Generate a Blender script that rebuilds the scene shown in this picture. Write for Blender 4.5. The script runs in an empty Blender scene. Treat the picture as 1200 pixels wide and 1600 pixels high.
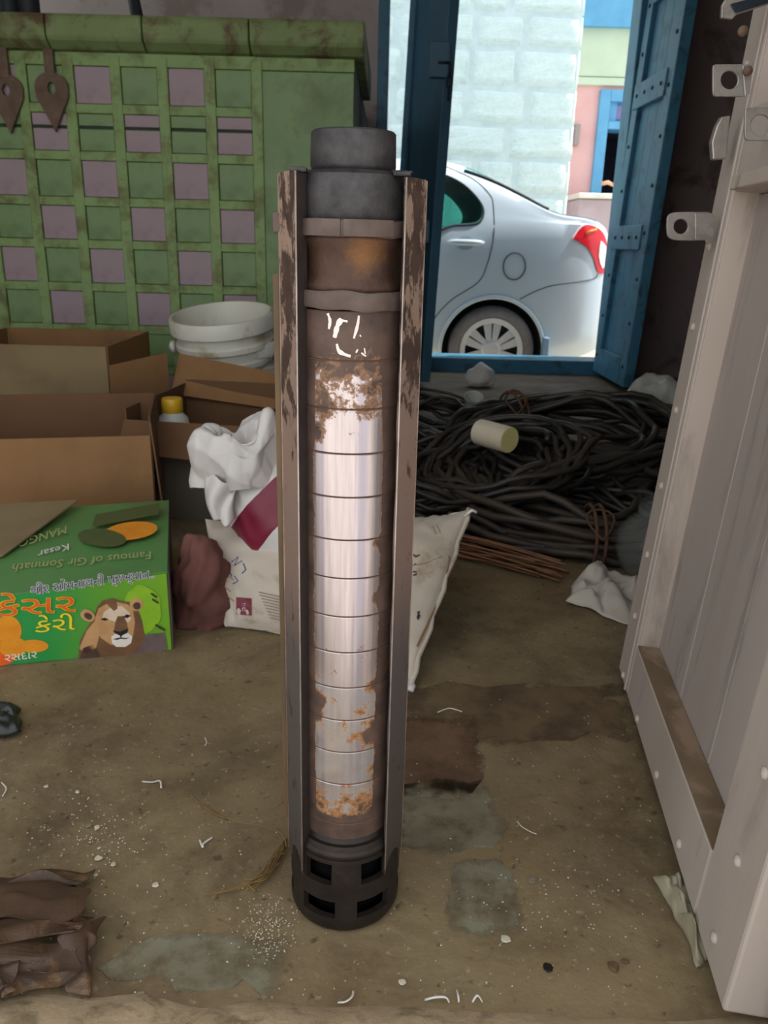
import bpy, bmesh, math, random
from math import sin, cos, pi, radians, atan2, sqrt
from mathutils import Vector, Matrix, noise
from mathutils.bvhtree import BVHTree

S = bpy.context.scene
COL = S.collection
V = Vector

# ---------------------------------------------------------------- camera
CF, CP, CR, CH = 1250.0, radians(18.7), radians(1.5), 0.72      # focal length in pixels of the 1200x1600 frame, pitch, roll, height
_R0, _U0 = V((1, 0, 0)), V((0, sin(CP), cos(CP)))
FW = V((0, cos(CP), -sin(CP)))
RT = cos(CR) * _R0 + sin(CR) * _U0
UP = -sin(CR) * _R0 + cos(CR) * _U0
CAMP = V((0, 0, CH))
cd = bpy.data.cameras.new('camera')
cam = bpy.data.objects.new('camera', cd)
COL.objects.link(cam)
m = Matrix((RT, UP, -FW)).transposed().to_4x4()
m.translation = CAMP
cam.matrix_world = m
cd.sensor_fit = 'VERTICAL'; cd.sensor_height = 36; cd.sensor_width = 27
cd.lens = CF / 1600 * 36
cd.clip_start = 0.02
cd.dof.use_dof = True; cd.dof.focus_distance = 0.74; cd.dof.aperture_fstop = 15.0
S.camera = cam

# ---------------------------------------------------------------- sky, exposure
w = bpy.data.worlds.new('overcast_sky'); S.world = w; w.use_nodes = True
bg = w.node_tree.nodes['Background']
bg.inputs['Color'].default_value = (0.94, 0.97, 1.0, 1); bg.inputs['Strength'].default_value = 1.0
S.view_settings.view_transform = 'Standard'; S.view_settings.look = 'None'
S.view_settings.gamma = 1; S.view_settings.use_curve_mapping = False
S.view_settings.exposure = 0.78
S.cycles.max_bounces = 10; S.cycles.diffuse_bounces = 6; S.cycles.glossy_bounces = 4; S.cycles.transparent_max_bounces = 12
S.cycles.caustics_reflective = False; S.cycles.caustics_refractive = False

sl = bpy.data.lights.new('sun', 'SUN'); sl.energy = 3.8; sl.angle = radians(1.5); sl.color = (1.0, 0.96, 0.9)
so = bpy.data.objects.new('sun', sl); COL.objects.link(so)
so.rotation_euler = (-V((0.88, 0.13, 1.5))).to_track_quat('-Z', 'Y').to_euler()          # high sun from the right, along the lane

def portal(name, loc, rot, sx, sy):
    l = bpy.data.lights.new(name, 'AREA'); l.shape = 'RECTANGLE'; l.size = sx; l.size_y = sy
    l.cycles.is_portal = True
    o = bpy.data.objects.new(name, l); o.location = loc; o.rotation_euler = rot; COL.objects.link(o)
portal('front_doorway_portal', (-0.85, 0.18, 1.2), (pi / 2, 0, 0), 2.7, 2.5)
portal('back_doorway_portal', (0.62, 4.98, 1.1), (-pi / 2, 0, 0), 1.4, 2.1)
portal('added_window_portal', (-2.42, 3.92, 2.0), (0, -pi / 2, 0), .9, 1.25)  # sky light through the added window

# ---------------------------------------------------------------- helpers
def ray(x, y): return FW + (x - 600) / CF * RT - (y - 800) / CF * UP
def fl(x, y, z=0.0):
    d = ray(x, y); return CAMP + d * ((z - CH) / d.z)
def at(x, y, Y):
    d = ray(x, y); return CAMP + d * (Y / d.y)
def lin(c):
    c = c / 255.0
    return c / 12.92 if c <= 0.04045 else ((c + 0.055) / 1.055) ** 2.4
def rgb(r, g, b): return (lin(r), lin(g), lin(b), 1)

class NT:
    def __init__(s, name):
        s.m = bpy.data.materials.new(name); s.m.use_nodes = True
        s.t = s.m.node_tree; s.b = s.t.nodes['Principled BSDF']; s.out = s.t.nodes['Material Output']
    def n(s, typ, **k):
        nd = s.t.nodes.new(typ)
        for a, v in k.items(): setattr(nd, a, v)
        return nd
    def l(s, a, b): s.t.links.new(a, b)
    def coord(s, kind='Object', scale=(1, 1, 1), loc=(0, 0, 0)):
        tc = s.n('ShaderNodeTexCoord'); mp = s.n('ShaderNodeMapping')
        mp.inputs['Scale'].default_value = scale; mp.inputs['Location'].default_value = loc
        s.l(tc.outputs[kind], mp.inputs['Vector']); return mp.outputs['Vector']
    def noise(s, vec, scale, detail=5, rough=0.55, dist=0.0):
        nd = s.n('ShaderNodeTexNoise'); nd.inputs['Scale'].default_value = scale
        nd.inputs['Detail'].default_value = detail; nd.inputs['Roughness'].default_value = rough
        nd.inputs['Distortion'].default_value = dist
        s.l(vec, nd.inputs['Vector']); return nd.outputs['Fac']
    def ramp(s, fac, stops, interp='LINEAR'):
        r = s.n('ShaderNodeValToRGB'); r.color_ramp.interpolation = interp
        e = r.color_ramp.elements
        e[0].position, e[0].color = stops[0]; e[1].position, e[1].color = stops[-1]
        for p, c in stops[1:-1]:
            q = e.new(p); q.color = c
        s.l(fac, r.inputs['Fac']); return r.outputs['Color']
    def mix(s, fac, a, b):
        x = s.n('ShaderNodeMix', data_type='RGBA')
        if isinstance(fac, (int, float)): x.inputs[0].default_value = fac
        else: s.l(fac, x.inputs[0])
        for i, v in ((6, a), (7, b)):
            if isinstance(v, tuple): x.inputs[i].default_value = v
            else: s.l(v, x.inputs[i])
        return x.outputs[2]
    def math(s, op, a, b=None, clamp=False):
        x = s.n('ShaderNodeMath', operation=op); x.use_clamp = clamp
        for i, v in ((0, a), (1, b)):
            if v is None: continue
            if isinstance(v, (int, float)): x.inputs[i].default_value = v
            else: s.l(v, x.inputs[i])
        return x.outputs[0]
    def bump(s, h, strength=0.3, dist=0.01):
        b = s.n('ShaderNodeBump'); b.inputs['Strength'].default_value = strength; b.inputs['Distance'].default_value = dist
        s.l(h, b.inputs['Height']); s.l(b.outputs['Normal'], s.b.inputs['Normal'])
    def set(s, **k):
        nm = dict(rough='Roughness', metal='Metallic', spec='Specular IOR Level', alpha='Alpha', trans='Transmission Weight', coat='Coat Weight', sheen='Sheen Weight')
        for a, v in k.items():
            if isinstance(v, (int, float)): s.b.inputs[nm[a]].default_value = v
            else: s.l(v, s.b.inputs[nm[a]])
        return s
    def base(s, c):
        if isinstance(c, tuple): s.b.inputs['Base Color'].default_value = c
        else: s.l(c, s.b.inputs['Base Color'])
        return s

def mat(name, c1, c2=None, scale=8, rough=0.6, metal=0.0, bump=0.0, bscale=None, bdist=0.004, dirt=None, dscale=6, dlo=0.52, dhi=0.62, aniso=(1, 1, 1), spec=0.5, coord='Object'):
    """two-tone noise colour, optional dirt patches, optional relief"""
    t = NT(name); c1 = rgb(*c1); c2 = rgb(*c2) if c2 else c1
    v = t.coord(coord, aniso)
    col = t.ramp(t.noise(v, scale, 6, 0.6), [(0.3, c1), (0.7, c2)])
    if dirt:
        f = t.ramp(t.noise(v, dscale, 8, 0.65, 0.4), [(dlo, (0, 0, 0, 1)), (dhi, (1, 1, 1, 1))])
        col = t.mix(f, col, rgb(*dirt))
    t.base(col).set(rough=rough, metal=metal, spec=spec)
    if bump: t.bump(t.noise(v, bscale or scale * 4, 5, 0.6), bump, bdist)
    return t.m

class MB:
    def __init__(s): s.v = []; s.f = []; s.mi = []; s.cur = 0
    def add(s, vs, fs):
        o = len(s.v); s.v += [tuple(p) for p in vs]
        for f in fs: s.f.append([i + o for i in f]); s.mi.append(s.cur)
    def box(s, x0, x1, y0, y1, z0, z1, M=None):
        vs = [V((x, y, z)) for z in (z0, z1) for y in (y0, y1) for x in (x0, x1)]
        if M: vs = [M @ p for p in vs]
        s.add(vs, [(0, 2, 3, 1), (4, 5, 7, 6), (0, 1, 5, 4), (2, 6, 7, 3), (0, 4, 6, 2), (1, 3, 7, 5)])
    def prism(s, poly, d, M=None):
        """poly: list of 3D points (planar), d: extrusion vector"""
        n = len(poly); d = V(d); a = [V(p) for p in poly]; b = [p + d for p in a]
        if M: a = [M @ p for p in a]; b = [M @ p for p in b]
        s.add(a + b, [list(range(n))[::-1], list(range(n, 2 * n))] + [(i, (i + 1) % n, n + (i + 1) % n, n + i) for i in range(n)])
    def poly(s, pts): s.add(pts, [list(range(len(pts)))])
    def lathe(s, prof, n=32, M=None, a0=0.0, a1=2 * pi, closed=False):
        full = abs(a1 - a0 - 2 * pi) < 1e-6
        k = n if full else n + 1
        vs = []
        for (r, z) in prof:
            for i in range(k):
                a = a0 + (a1 - a0) * i / n
                p = V((r * cos(a), r * sin(a), z)); vs.append(M @ p if M else p)
        fs = []
        rows = len(prof)
        for j in range(rows if closed else rows - 1):
            j2 = (j + 1) % rows
            for i in range(n):
                i2 = (i + 1) % k
                fs.append((j * k + i, j * k + i2, j2 * k + i2, j2 * k + i))
        if not closed and full:
            if prof[0][0] > 1e-6: fs.append([i for i in range(k)][::-1])
            if prof[-1][0] > 1e-6: fs.append([(rows - 1) * k + i for i in range(k)])
        if closed and not full: fs += [[j * k for j in range(rows)], [j * k + n for j in range(rows)][::-1]]
        s.add(vs, fs)
    def tube(s, pts, r, n=6, closed=False, flat=1.0):
        pts = [V(p) for p in pts]; N = len(pts)
        if N < 2: return
        vs = []; prev = None
        for i, p in enumerate(pts):
            a = pts[(i - 1) % N] if (closed or i > 0) else p
            b = pts[(i + 1) % N] if (closed or i < N - 1) else p
            t = (b - a).normalized() if (b - a).length > 1e-9 else V((0, 0, 1))
            if prev is None:
                prev = t.cross(V((0, 0, 1)))
                if prev.length < 0.1: prev = t.cross(V((1, 0, 0)))
            nn = prev - t * prev.dot(t)
            if nn.length < 1e-6: nn = t.orthogonal()
            nn.normalize(); prev = nn; bb = t.cross(nn)
            rr = r[i] if isinstance(r, (list, tuple)) else r
            for k in range(n):
                q = 2 * pi * k / n
                vs.append(p + nn * (rr * cos(q)) + bb * (rr * flat * sin(q)))
        fs = []
        for i in range(N if closed else N - 1):
            for k in range(n):
                fs.append((i * n + k, i * n + (k + 1) % n, ((i + 1) % N) * n + (k + 1) % n, ((i + 1) % N) * n + k))
        if not closed: fs += [list(range(n))[::-1], [(N - 1) * n + k for k in range(n)]]
        s.add(vs, fs)
    def grid(s, P, nu, nv):
        vs = [P(i / nu, j / nv) for j in range(nv + 1) for i in range(nu + 1)]
        s.add(vs, [(j * (nu + 1) + i, j * (nu + 1) + i + 1, (j + 1) * (nu + 1) + i + 1, (j + 1) * (nu + 1) + i) for j in range(nv) for i in range(nu)])
    def mesh(s, name, mats, smooth=False, bevel=0.0, seg=2, weld=False):
        me = bpy.data.meshes.new(name); me.from_pydata(s.v, [], s.f); me.update()
        for mm in (mats if isinstance(mats, (list, tuple)) else [mats]): me.materials.append(mm)
        me.polygons.foreach_set('material_index', s.mi)
        bm = bmesh.new(); bm.from_mesh(me)
        if weld: bmesh.ops.remove_doubles(bm, verts=bm.verts, dist=1e-5)
        bmesh.ops.recalc_face_normals(bm, faces=bm.faces)
        if bevel:
            bmesh.ops.bevel(bm, geom=[e for e in bm.edges if len(e.link_faces) == 2 and e.calc_face_angle(0) > 0.5], offset=bevel, segments=seg, affect='EDGES', profile=0.5)
        bm.to_mesh(me); bm.free()
        if smooth:
            me.polygons.foreach_set('use_smooth', [True] * len(me.polygons))
            if smooth != True: me.set_sharp_from_angle(angle=radians(smooth))
        return me
    def obj(s, name, mats, parent=None, **k):
        o = bpy.data.objects.new(name, s.mesh(name, mats, **k)); COL.objects.link(o)
        if parent:
            o.parent = parent
        return o

def tag(o, label=None, cat=None, group=None, kind=None):
    if label: o['label'] = label
    if cat: o['category'] = cat
    if group: o['group'] = group
    if kind: o['kind'] = kind
    return o
def thing(name, label, cat, loc=(0, 0, 0), group=None, rot=None):
    o = bpy.data.objects.new(name, None); o.empty_display_size = 0.05; COL.objects.link(o); o.location = loc
    if rot: o.rotation_euler = rot
    return tag(o, label, cat, group)
def struct(o): o['kind'] = 'structure'; return o
def local(root):
    """move a root's mesh children so that world-space meshes stay where they are"""
    bpy.context.view_layer.update()
    inv = root.matrix_world.inverted()
    for c in root.children:
        if c.type == 'MESH' and not c.get('_l'):
            pass
def part(mb, name, mats, root, **k):
    """mesh given in world coordinates, parented to an unrotated Empty"""
    o = mb.obj(name, mats, None, **k)
    me = o.data; off = V(root.matrix_basis.translation)
    p = root.parent
    while p is not None: off += p.matrix_basis.translation; p = p.parent
    me.transform(Matrix.Translation(-off)); o.parent = root
    return o
def copy_part(o, root):
    c = o.copy(); COL.objects.link(c); c.parent = root; return c
def displace(me, fn):
    for v in me.vertices: v.co = fn(v.co.copy(), v.normal.copy())
    me.update()
def nz(p, s=1.0, seed=0.0): return noise.noise(V(p) * s + V((seed * 7.13, seed * 3.7, seed * 1.9)))
def crumple(me, amp, freq, seed, n=7, keep=None):
    rnd = random.Random(seed); ds = []
    for _ in range(n):
        d = V((rnd.gauss(0, 1), rnd.gauss(0, 1), rnd.gauss(0, 1))).normalized()
        ds.append((d * freq * rnd.uniform(0.6, 1.7), rnd.random()))
    nr = [v.normal.copy() for v in me.vertices]
    for v, q in zip(me.vertices, nr):
        h = 0
        wv = V((nz(v.co, freq * .5, seed), nz(v.co, freq * .5, seed + 5), nz(v.co, freq * .5, seed + 9))) * 0.35 / freq
        for d, ph in ds:
            t = ((v.co + wv).dot(d) + ph) % 1.0
            h += abs(t - 0.5) * 2 - 0.5
        k = keep(v.co) if keep else 1.0
        v.co += q * (h / sqrt(n) * amp * k)
    me.update()
def catmull(pts, n):
    pts = [V(p) for p in pts]; out = []
    for i in range(len(pts) - 1):
        p0 = pts[max(i - 1, 0)]; p1 = pts[i]; p2 = pts[i + 1]; p3 = pts[min(i + 2, len(pts) - 1)]
        for k in range(n):
            t = k / n
            out.append(0.5 * ((2 * p1) + (p2 - p0) * t + (2 * p0 - 5 * p1 + 4 * p2 - p3) * t * t + (3 * p1 - p0 - 3 * p2 + p3) * t ** 3))
    out.append(pts[-1]); return out
def interp(tab, x):
    if x <= tab[0][0]: return tab[0][1]
    for (a, b), (c, d) in zip(tab, tab[1:]):
        if x <= c:
            t = (x - a) / (c - a); return b + (d - b) * t
    return tab[-1][1]
def smooth_interp(tab, x):
    """Catmull-Rom through a table"""
    xs = [a for a, _ in tab]
    if x <= xs[0]: return tab[0][1]
    if x >= xs[-1]: return tab[-1][1]
    i = max(k for k in range(len(xs) - 1) if xs[k] <= x)
    def sl(k):
        if k == 0 or k == len(tab) - 1:
            a, b = (0, 1) if k == 0 else (k - 1, k)
        else: a, b = k - 1, k + 1
        return (tab[b][1] - tab[a][1]) / (xs[b] - xs[a])
    h = xs[i + 1] - xs[i]; t = (x - xs[i]) / h
    return ((2 * t ** 3 - 3 * t * t + 1) * tab[i][1] + (t ** 3 - 2 * t * t + t) * h * sl(i) + (3 * t * t - 2 * t ** 3) * tab[i + 1][1] + (t ** 3 - t * t) * h * sl(i + 1))
def text_mesh(s, size):
    cu = bpy.data.curves.new('lettering', 'FONT'); cu.body = s; cu.size = size; cu.resolution_u = 2
    o = bpy.data.objects.new('lettering', cu); COL.objects.link(o)
    dg = bpy.context.evaluated_depsgraph_get(); dg.update()
    me = bpy.data.meshes.new_from_object(o.evaluated_get(dg)); bpy.data.objects.remove(o)
    return me

# ---------------------------------------------------------------- materials
def floor_material():
    t = NT('dirty_concrete'); v = t.coord('Object')
    big = t.noise(v, 1.6, 6, 0.6, 0.3)
    col = t.ramp(big, [(0.25, rgb(78, 62, 48)), (0.42, rgb(108, 90, 66)), (0.56, rgb(136, 118, 86)), (0.7, rgb(120, 106, 82)), (0.85, rgb(96, 84, 70))])
    mid = t.ramp(t.noise(v, 9, 8, 0.68, 0.2), [(0.36, (0, 0, 0, 1)), (0.62, (1, 1, 1, 1))])
    col = t.mix(t.math('MULTIPLY', mid, 0.6), col, rgb(150, 134, 102))
    dark = t.ramp(t.noise(v, 4, 9, 0.72, 0.6), [(0.50, (0, 0, 0, 1)), (0.7, (1, 1, 1, 1))])
    col = t.mix(t.math('MULTIPLY', dark, 0.62), col, rgb(64, 50, 38))
    sp = t.ramp(t.noise(v, 95, 3, 0.5), [(0.64, (0, 0, 0, 1)), (0.72, (1, 1, 1, 1))])
    col = t.mix(t.math('MULTIPLY', sp, 0.5), col, rgb(176, 164, 140))
    sp2 = t.ramp(t.noise(v, 60, 4, 0.6), [(0.30, (1, 1, 1, 1)), (0.38, (0, 0, 0, 1))])
    col = t.mix(t.math('MULTIPLY', sp2, 0.6), col, rgb(48, 40, 33))
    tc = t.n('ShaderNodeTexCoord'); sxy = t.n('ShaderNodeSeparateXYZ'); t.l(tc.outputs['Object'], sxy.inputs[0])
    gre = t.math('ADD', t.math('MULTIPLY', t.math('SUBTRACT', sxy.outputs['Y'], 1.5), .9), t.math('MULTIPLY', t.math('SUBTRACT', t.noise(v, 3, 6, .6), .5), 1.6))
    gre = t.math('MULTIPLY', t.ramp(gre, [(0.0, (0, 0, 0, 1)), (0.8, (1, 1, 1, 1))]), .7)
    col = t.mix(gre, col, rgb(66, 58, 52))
    t.base(col).set(rough=t.ramp(t.noise(v, 7, 5), [(0.3, (0.55,) * 3 + (1,)), (0.7, (0.85,) * 3 + (1,))]), spec=0.35)
    h = t.math('ADD', t.math('MULTIPLY', t.noise(v, 14, 8, 0.65), 1.0), t.math('MULTIPLY', t.noise(v, 120, 4, 0.6), 0.25))
    t.bump(h, 0.5, 0.006)
    return t.m
M = {}
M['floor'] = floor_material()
M['mortar'] = mat('grey_mortar', (138, 132, 112), (116, 110, 90), 14, 0.8, dirt=(98, 84, 62), dscale=12, dlo=.46, dhi=.62, bump=.3, bdist=.002)
M['redpatch'] = mat('reddish_earth', (112, 88, 66), (84, 64, 48), 18, 0.9, dirt=(70, 52, 40), dscale=20, bump=.4, bdist=.003)
M['threshold'] = mat('rough_plaster', (190, 168, 136), (162, 142, 112), 16, 0.9, dirt=(136, 120, 92), dscale=20, bump=.6, bscale=70, bdist=.004)
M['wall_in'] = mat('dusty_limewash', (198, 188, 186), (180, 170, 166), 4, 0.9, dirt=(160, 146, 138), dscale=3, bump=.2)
M['wall_dark'] = mat('brown_grey_plaster', (150, 136, 132), (134, 120, 116), 3, 0.9, dirt=(112, 98, 94), dscale=4, bump=.25)  # browner and darker than the other room walls
M['ceil'] = mat('ceiling_boards', (190, 180, 168), (170, 160, 148), 5, 0.9)
M['blue'] = mat('blue_gloss_paint', (70, 132, 160), (58, 116, 146), 6, 0.45, dirt=(52, 92, 112), dscale=9, bump=.15, bscale=40)
M['blue_shaded'] = mat('shaded_blue_paint', (66, 112, 138), (56, 98, 122), 6, 0.5, bump=.1)  # the door blue, darkened in colour for the leaf in shade
M['stud'] = mat('dark_studs', (44, 56, 66), (34, 42, 50), 30, 0.5, 0.5)
M['white_stone'] = mat('limewashed_stone', (214, 234, 234), (200, 224, 226), 6, 0.9, dirt=(202, 224, 225), dscale=9, bump=.9, bscale=14, bdist=.02)
M['joint'] = mat('grey_wall_joint', (200, 218, 220), (182, 202, 206), 10, 0.95, bump=.4)
M['pink'] = mat('pink_limewash', (222, 178, 176), (212, 166, 166), 4, 0.9)
M['palegreen'] = mat('pale_green_limewash', (196, 212, 190), (186, 204, 182), 4, 0.9)
M['skyblue'] = mat('sky_blue_paint', (96, 166, 208), (82, 150, 194), 5, 0.5)
M['lilac'] = mat('lilac_board', (132, 128, 178), (120, 116, 166), 5, 0.6)
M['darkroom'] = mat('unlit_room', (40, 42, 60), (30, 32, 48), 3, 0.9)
M['earth'] = mat('pale_courtyard_earth', (206, 194, 172), (186, 174, 150), 2, 0.95, bump=.4)
M['lane'] = mat('sunlit_lane', (190, 182, 178), (172, 164, 160), 2, 0.95)
M['green_panel'] = mat('green_tile', (134, 164, 112), (120, 152, 100), 5, 0.55, dirt=(102, 122, 80), dscale=7, dlo=.5, dhi=.75, bump=.15, bscale=30)
M['purple_panel'] = mat('mauve_tile', (176, 158, 164), (164, 146, 154), 6, 0.6, dirt=(140, 124, 122), dscale=9, dlo=.55, dhi=.8, bump=.15, bscale=30)
M['strip'] = mat('light_green_lath', (148, 180, 116), (134, 164, 102), 8, 0.6, dirt=(114, 120, 70), dscale=10, dlo=.46, dhi=.64, bump=.3, bscale=40)
M['cornice'] = mat('green_cornice', (136, 156, 104), (120, 140, 88), 5, 0.7, dirt=(98, 80, 54), dscale=8, dlo=.48, dhi=.62, bump=.4, bscale=40)
M['store_dark'] = mat('dark_green_body', (66, 82, 62), (56, 70, 52), 5, 0.8)
M['rust'] = mat('rusty_iron', (128, 108, 92), (104, 84, 70), 20, 0.8, 0.2, bump=.4)
M['carton'] = mat('brown_cardboard', (150, 112, 72), (138, 102, 64), 5, 0.85, bump=.05, dirt=(118, 88, 58), dscale=4, dlo=.5, dhi=.8)
M['carton_pale'] = mat('pale_cardboard', (142, 124, 90), (130, 112, 80), 5, 0.85, dirt=(116, 98, 70), dscale=5, dlo=.5, dhi=.8)
M['carton_dark'] = mat('dark_cardboard', (116, 84, 56), (102, 74, 50), 5, 0.88)
M['carton_grey'] = mat('grey_cardboard', (104, 96, 84), (94, 86, 76), 5, 0.88)
M['pail'] = mat('white_pail_plastic', (230, 230, 218), (220, 218, 204), 5, 0.4, dirt=(176, 156, 108), dscale=7, dlo=.54, dhi=.68)
M['yellow'] = mat('yellow_plastic', (226, 178, 40), None, 5, 0.4)
M['white_plastic'] = mat('white_plastic', (224, 226, 220), (208, 210, 204), 8, 0.4)
M['white_woven'] = mat('white_woven_plastic', (222, 218, 214), (206, 202, 198), 8, 0.5, bump=.12, bscale=140, bdist=.001)
M['maroon_print'] = mat('maroon_print', (124, 26, 52), (108, 22, 46), 9, 0.45)
M['cream_woven'] = mat('soiled_cream_woven', (208, 198, 184), (190, 178, 160), 9, 0.6, dirt=(150, 132, 108), dscale=9, dlo=.55, dhi=.7, bump=.15, bscale=120, bdist=.001)
M['maroon_cloth'] = mat('dusty_maroon_cloth', (116, 74, 66), (98, 62, 56), 9, 0.95, bump=.3, bscale=90)
M['ink'] = mat('dark_ink', (62, 52, 54), None, 5, 0.7)
M['blueink'] = mat('blue_ink', (74, 76, 146), None, 5, 0.6)
M['brownink'] = mat('brown_print', (150, 132, 112), None, 5, 0.7)
M['cable'] = mat('black_rubber_cable', (32, 29, 28), (46, 41, 37), 4, 0.5, dirt=(66, 57, 48), dscale=5, dlo=.5, dhi=.72)
M['cable_brown'] = mat('dusty_brown_cable', (66, 55, 44), (50, 43, 36), 4, 0.6, dirt=(36, 32, 29), dscale=6)
M['tie'] = mat('brown_jute_tie', (96, 68, 48), (80, 56, 40), 30, 0.9)
M['stalk'] = mat('copper_brown_stalk', (140, 98, 66), (112, 78, 52), 20, 0.6)
M['cream_tube'] = mat('cream_plastic_tube', (214, 206, 184), (202, 192, 168), 6, 0.5)
M['cream_end'] = mat('pale_yellow_cap', (224, 214, 150), (214, 202, 136), 6, 0.5)
M['cloth_white'] = mat('grey_white_cloth', (196, 190, 178), (176, 170, 158), 8, 0.9, bump=.2, bscale=90)
M['leather'] = mat('brown_wrinkled_sheet', (90, 64, 44), (58, 44, 34), 9, 0.6, dirt=(140, 106, 70), dscale=9, dlo=.54, dhi=.66, bump=.3, bscale=50)  # darker tones stand for shadows between the folds
M['black_film'] = mat('black_green_film', (44, 50, 42), (32, 36, 32), 12, 0.35)
M['chip'] = mat('white_plaster_chip', (208, 202, 180), (186, 178, 156), 30, 0.85, bump=.3)
M['thread'] = mat('white_plastic_strip', (218, 214, 206), None, 5, 0.5)
M['straw'] = mat('tan_fibre', (142, 112, 66), (118, 90, 52), 20, 0.9)
M['door_paint'] = mat('worn_grey_cream_paint', (192, 181, 171), (178, 167, 158), 5, 0.6, dirt=(128, 118, 112), dscale=6, dlo=.56, dhi=.74, bump=.25, bscale=26, aniso=(1, 1, .3))
M['door_dust'] = mat('dusty_rail_top', (134, 114, 90), (114, 96, 74), 14, 0.9, dirt=(156, 134, 112), dscale=10)
M['door_plank'] = mat('grey_plank_paint', (184, 175, 168), (172, 162, 156), 5, 0.6, dirt=(118, 108, 102), dscale=9, dlo=.58, dhi=.72, bump=.3, bscale=22, aniso=(1, 1, .12))
M['door_side'] = mat('lit_edge_cream_paint', (198, 186, 174), (188, 174, 162), 6, 0.6, dirt=(160, 148, 138), dscale=9, aniso=(1, 1, .3))  # paler colour stands for light on the stile edge; plain cream elsewhere
M['zinc'] = mat('galvanised_steel', (188, 184, 178), (160, 154, 148), 26, 0.42, 0.75, dirt=(130, 118, 106), dscale=18, dlo=.55, dhi=.75, bump=.1)
M['carpaint'] = mat('silver_car_paint', (190, 206, 218), None, 5, 0.28, 0.15)
M['rubber'] = mat('dusty_tyre_rubber', (120, 118, 120), (98, 96, 98), 10, 0.85)
M['blackrub'] = mat('black_rubber_trim', (38, 44, 50), None, 5, 0.6)
M['wheelwell'] = mat('dark_wheel_well', (40, 42, 48), None, 5, 0.9)
M['hubcap'] = mat('silver_hubcap', (206, 208, 212), (192, 194, 198), 10, 0.4, 0.3)
M['interior'] = mat('car_interior', (70, 84, 88), (60, 72, 78), 5, 0.9)
M['redlens'] = mat('red_lens', (214, 24, 44), None, 5, 0.15)
M['orangelens'] = mat('orange_lens', (250, 150, 50), None, 5, 0.2)
M['clearlens'] = mat('clear_lens', (236, 226, 232), None, 5, 0.15)

def clear_mat(name, tint, amount, rough=0.08, c=(230, 230, 226)):
    t = NT(name)
    tr = t.n('ShaderNodeBsdfTransparent'); tr.inputs['Color'].default_value = tint + (1,)
    t.base(rgb(*c)).set(rough=rough)
    mx = t.n('ShaderNodeMixShader'); mx.inputs[0].default_value = amount
    t.l(tr.outputs[0], mx.inputs[1]); t.l(t.b.outputs[0], mx.inputs[2]); t.l(mx.outputs[0], t.out.inputs['Surface'])
    return t.m
M['carglass'] = clear_mat('tinted_car_glass', (0.34, 0.74, 0.66), 0.16, 0.05, (40, 60, 60))
M['clearfilm'] = clear_mat('clear_plastic_film', (0.93, 0.95, 0.94), 0.62, 0.2, (205, 208, 200))
M['clearjar'] = clear_mat('clear_jar_plastic', (0.92, 0.94, 0.93), 0.10, 0.05, (190, 192, 188))
M['palefilm'] = clear_mat('pale_plastic_sheet', (0.9, 0.92, 0.88), 0.42, 0.35, (206, 196, 172))

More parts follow.
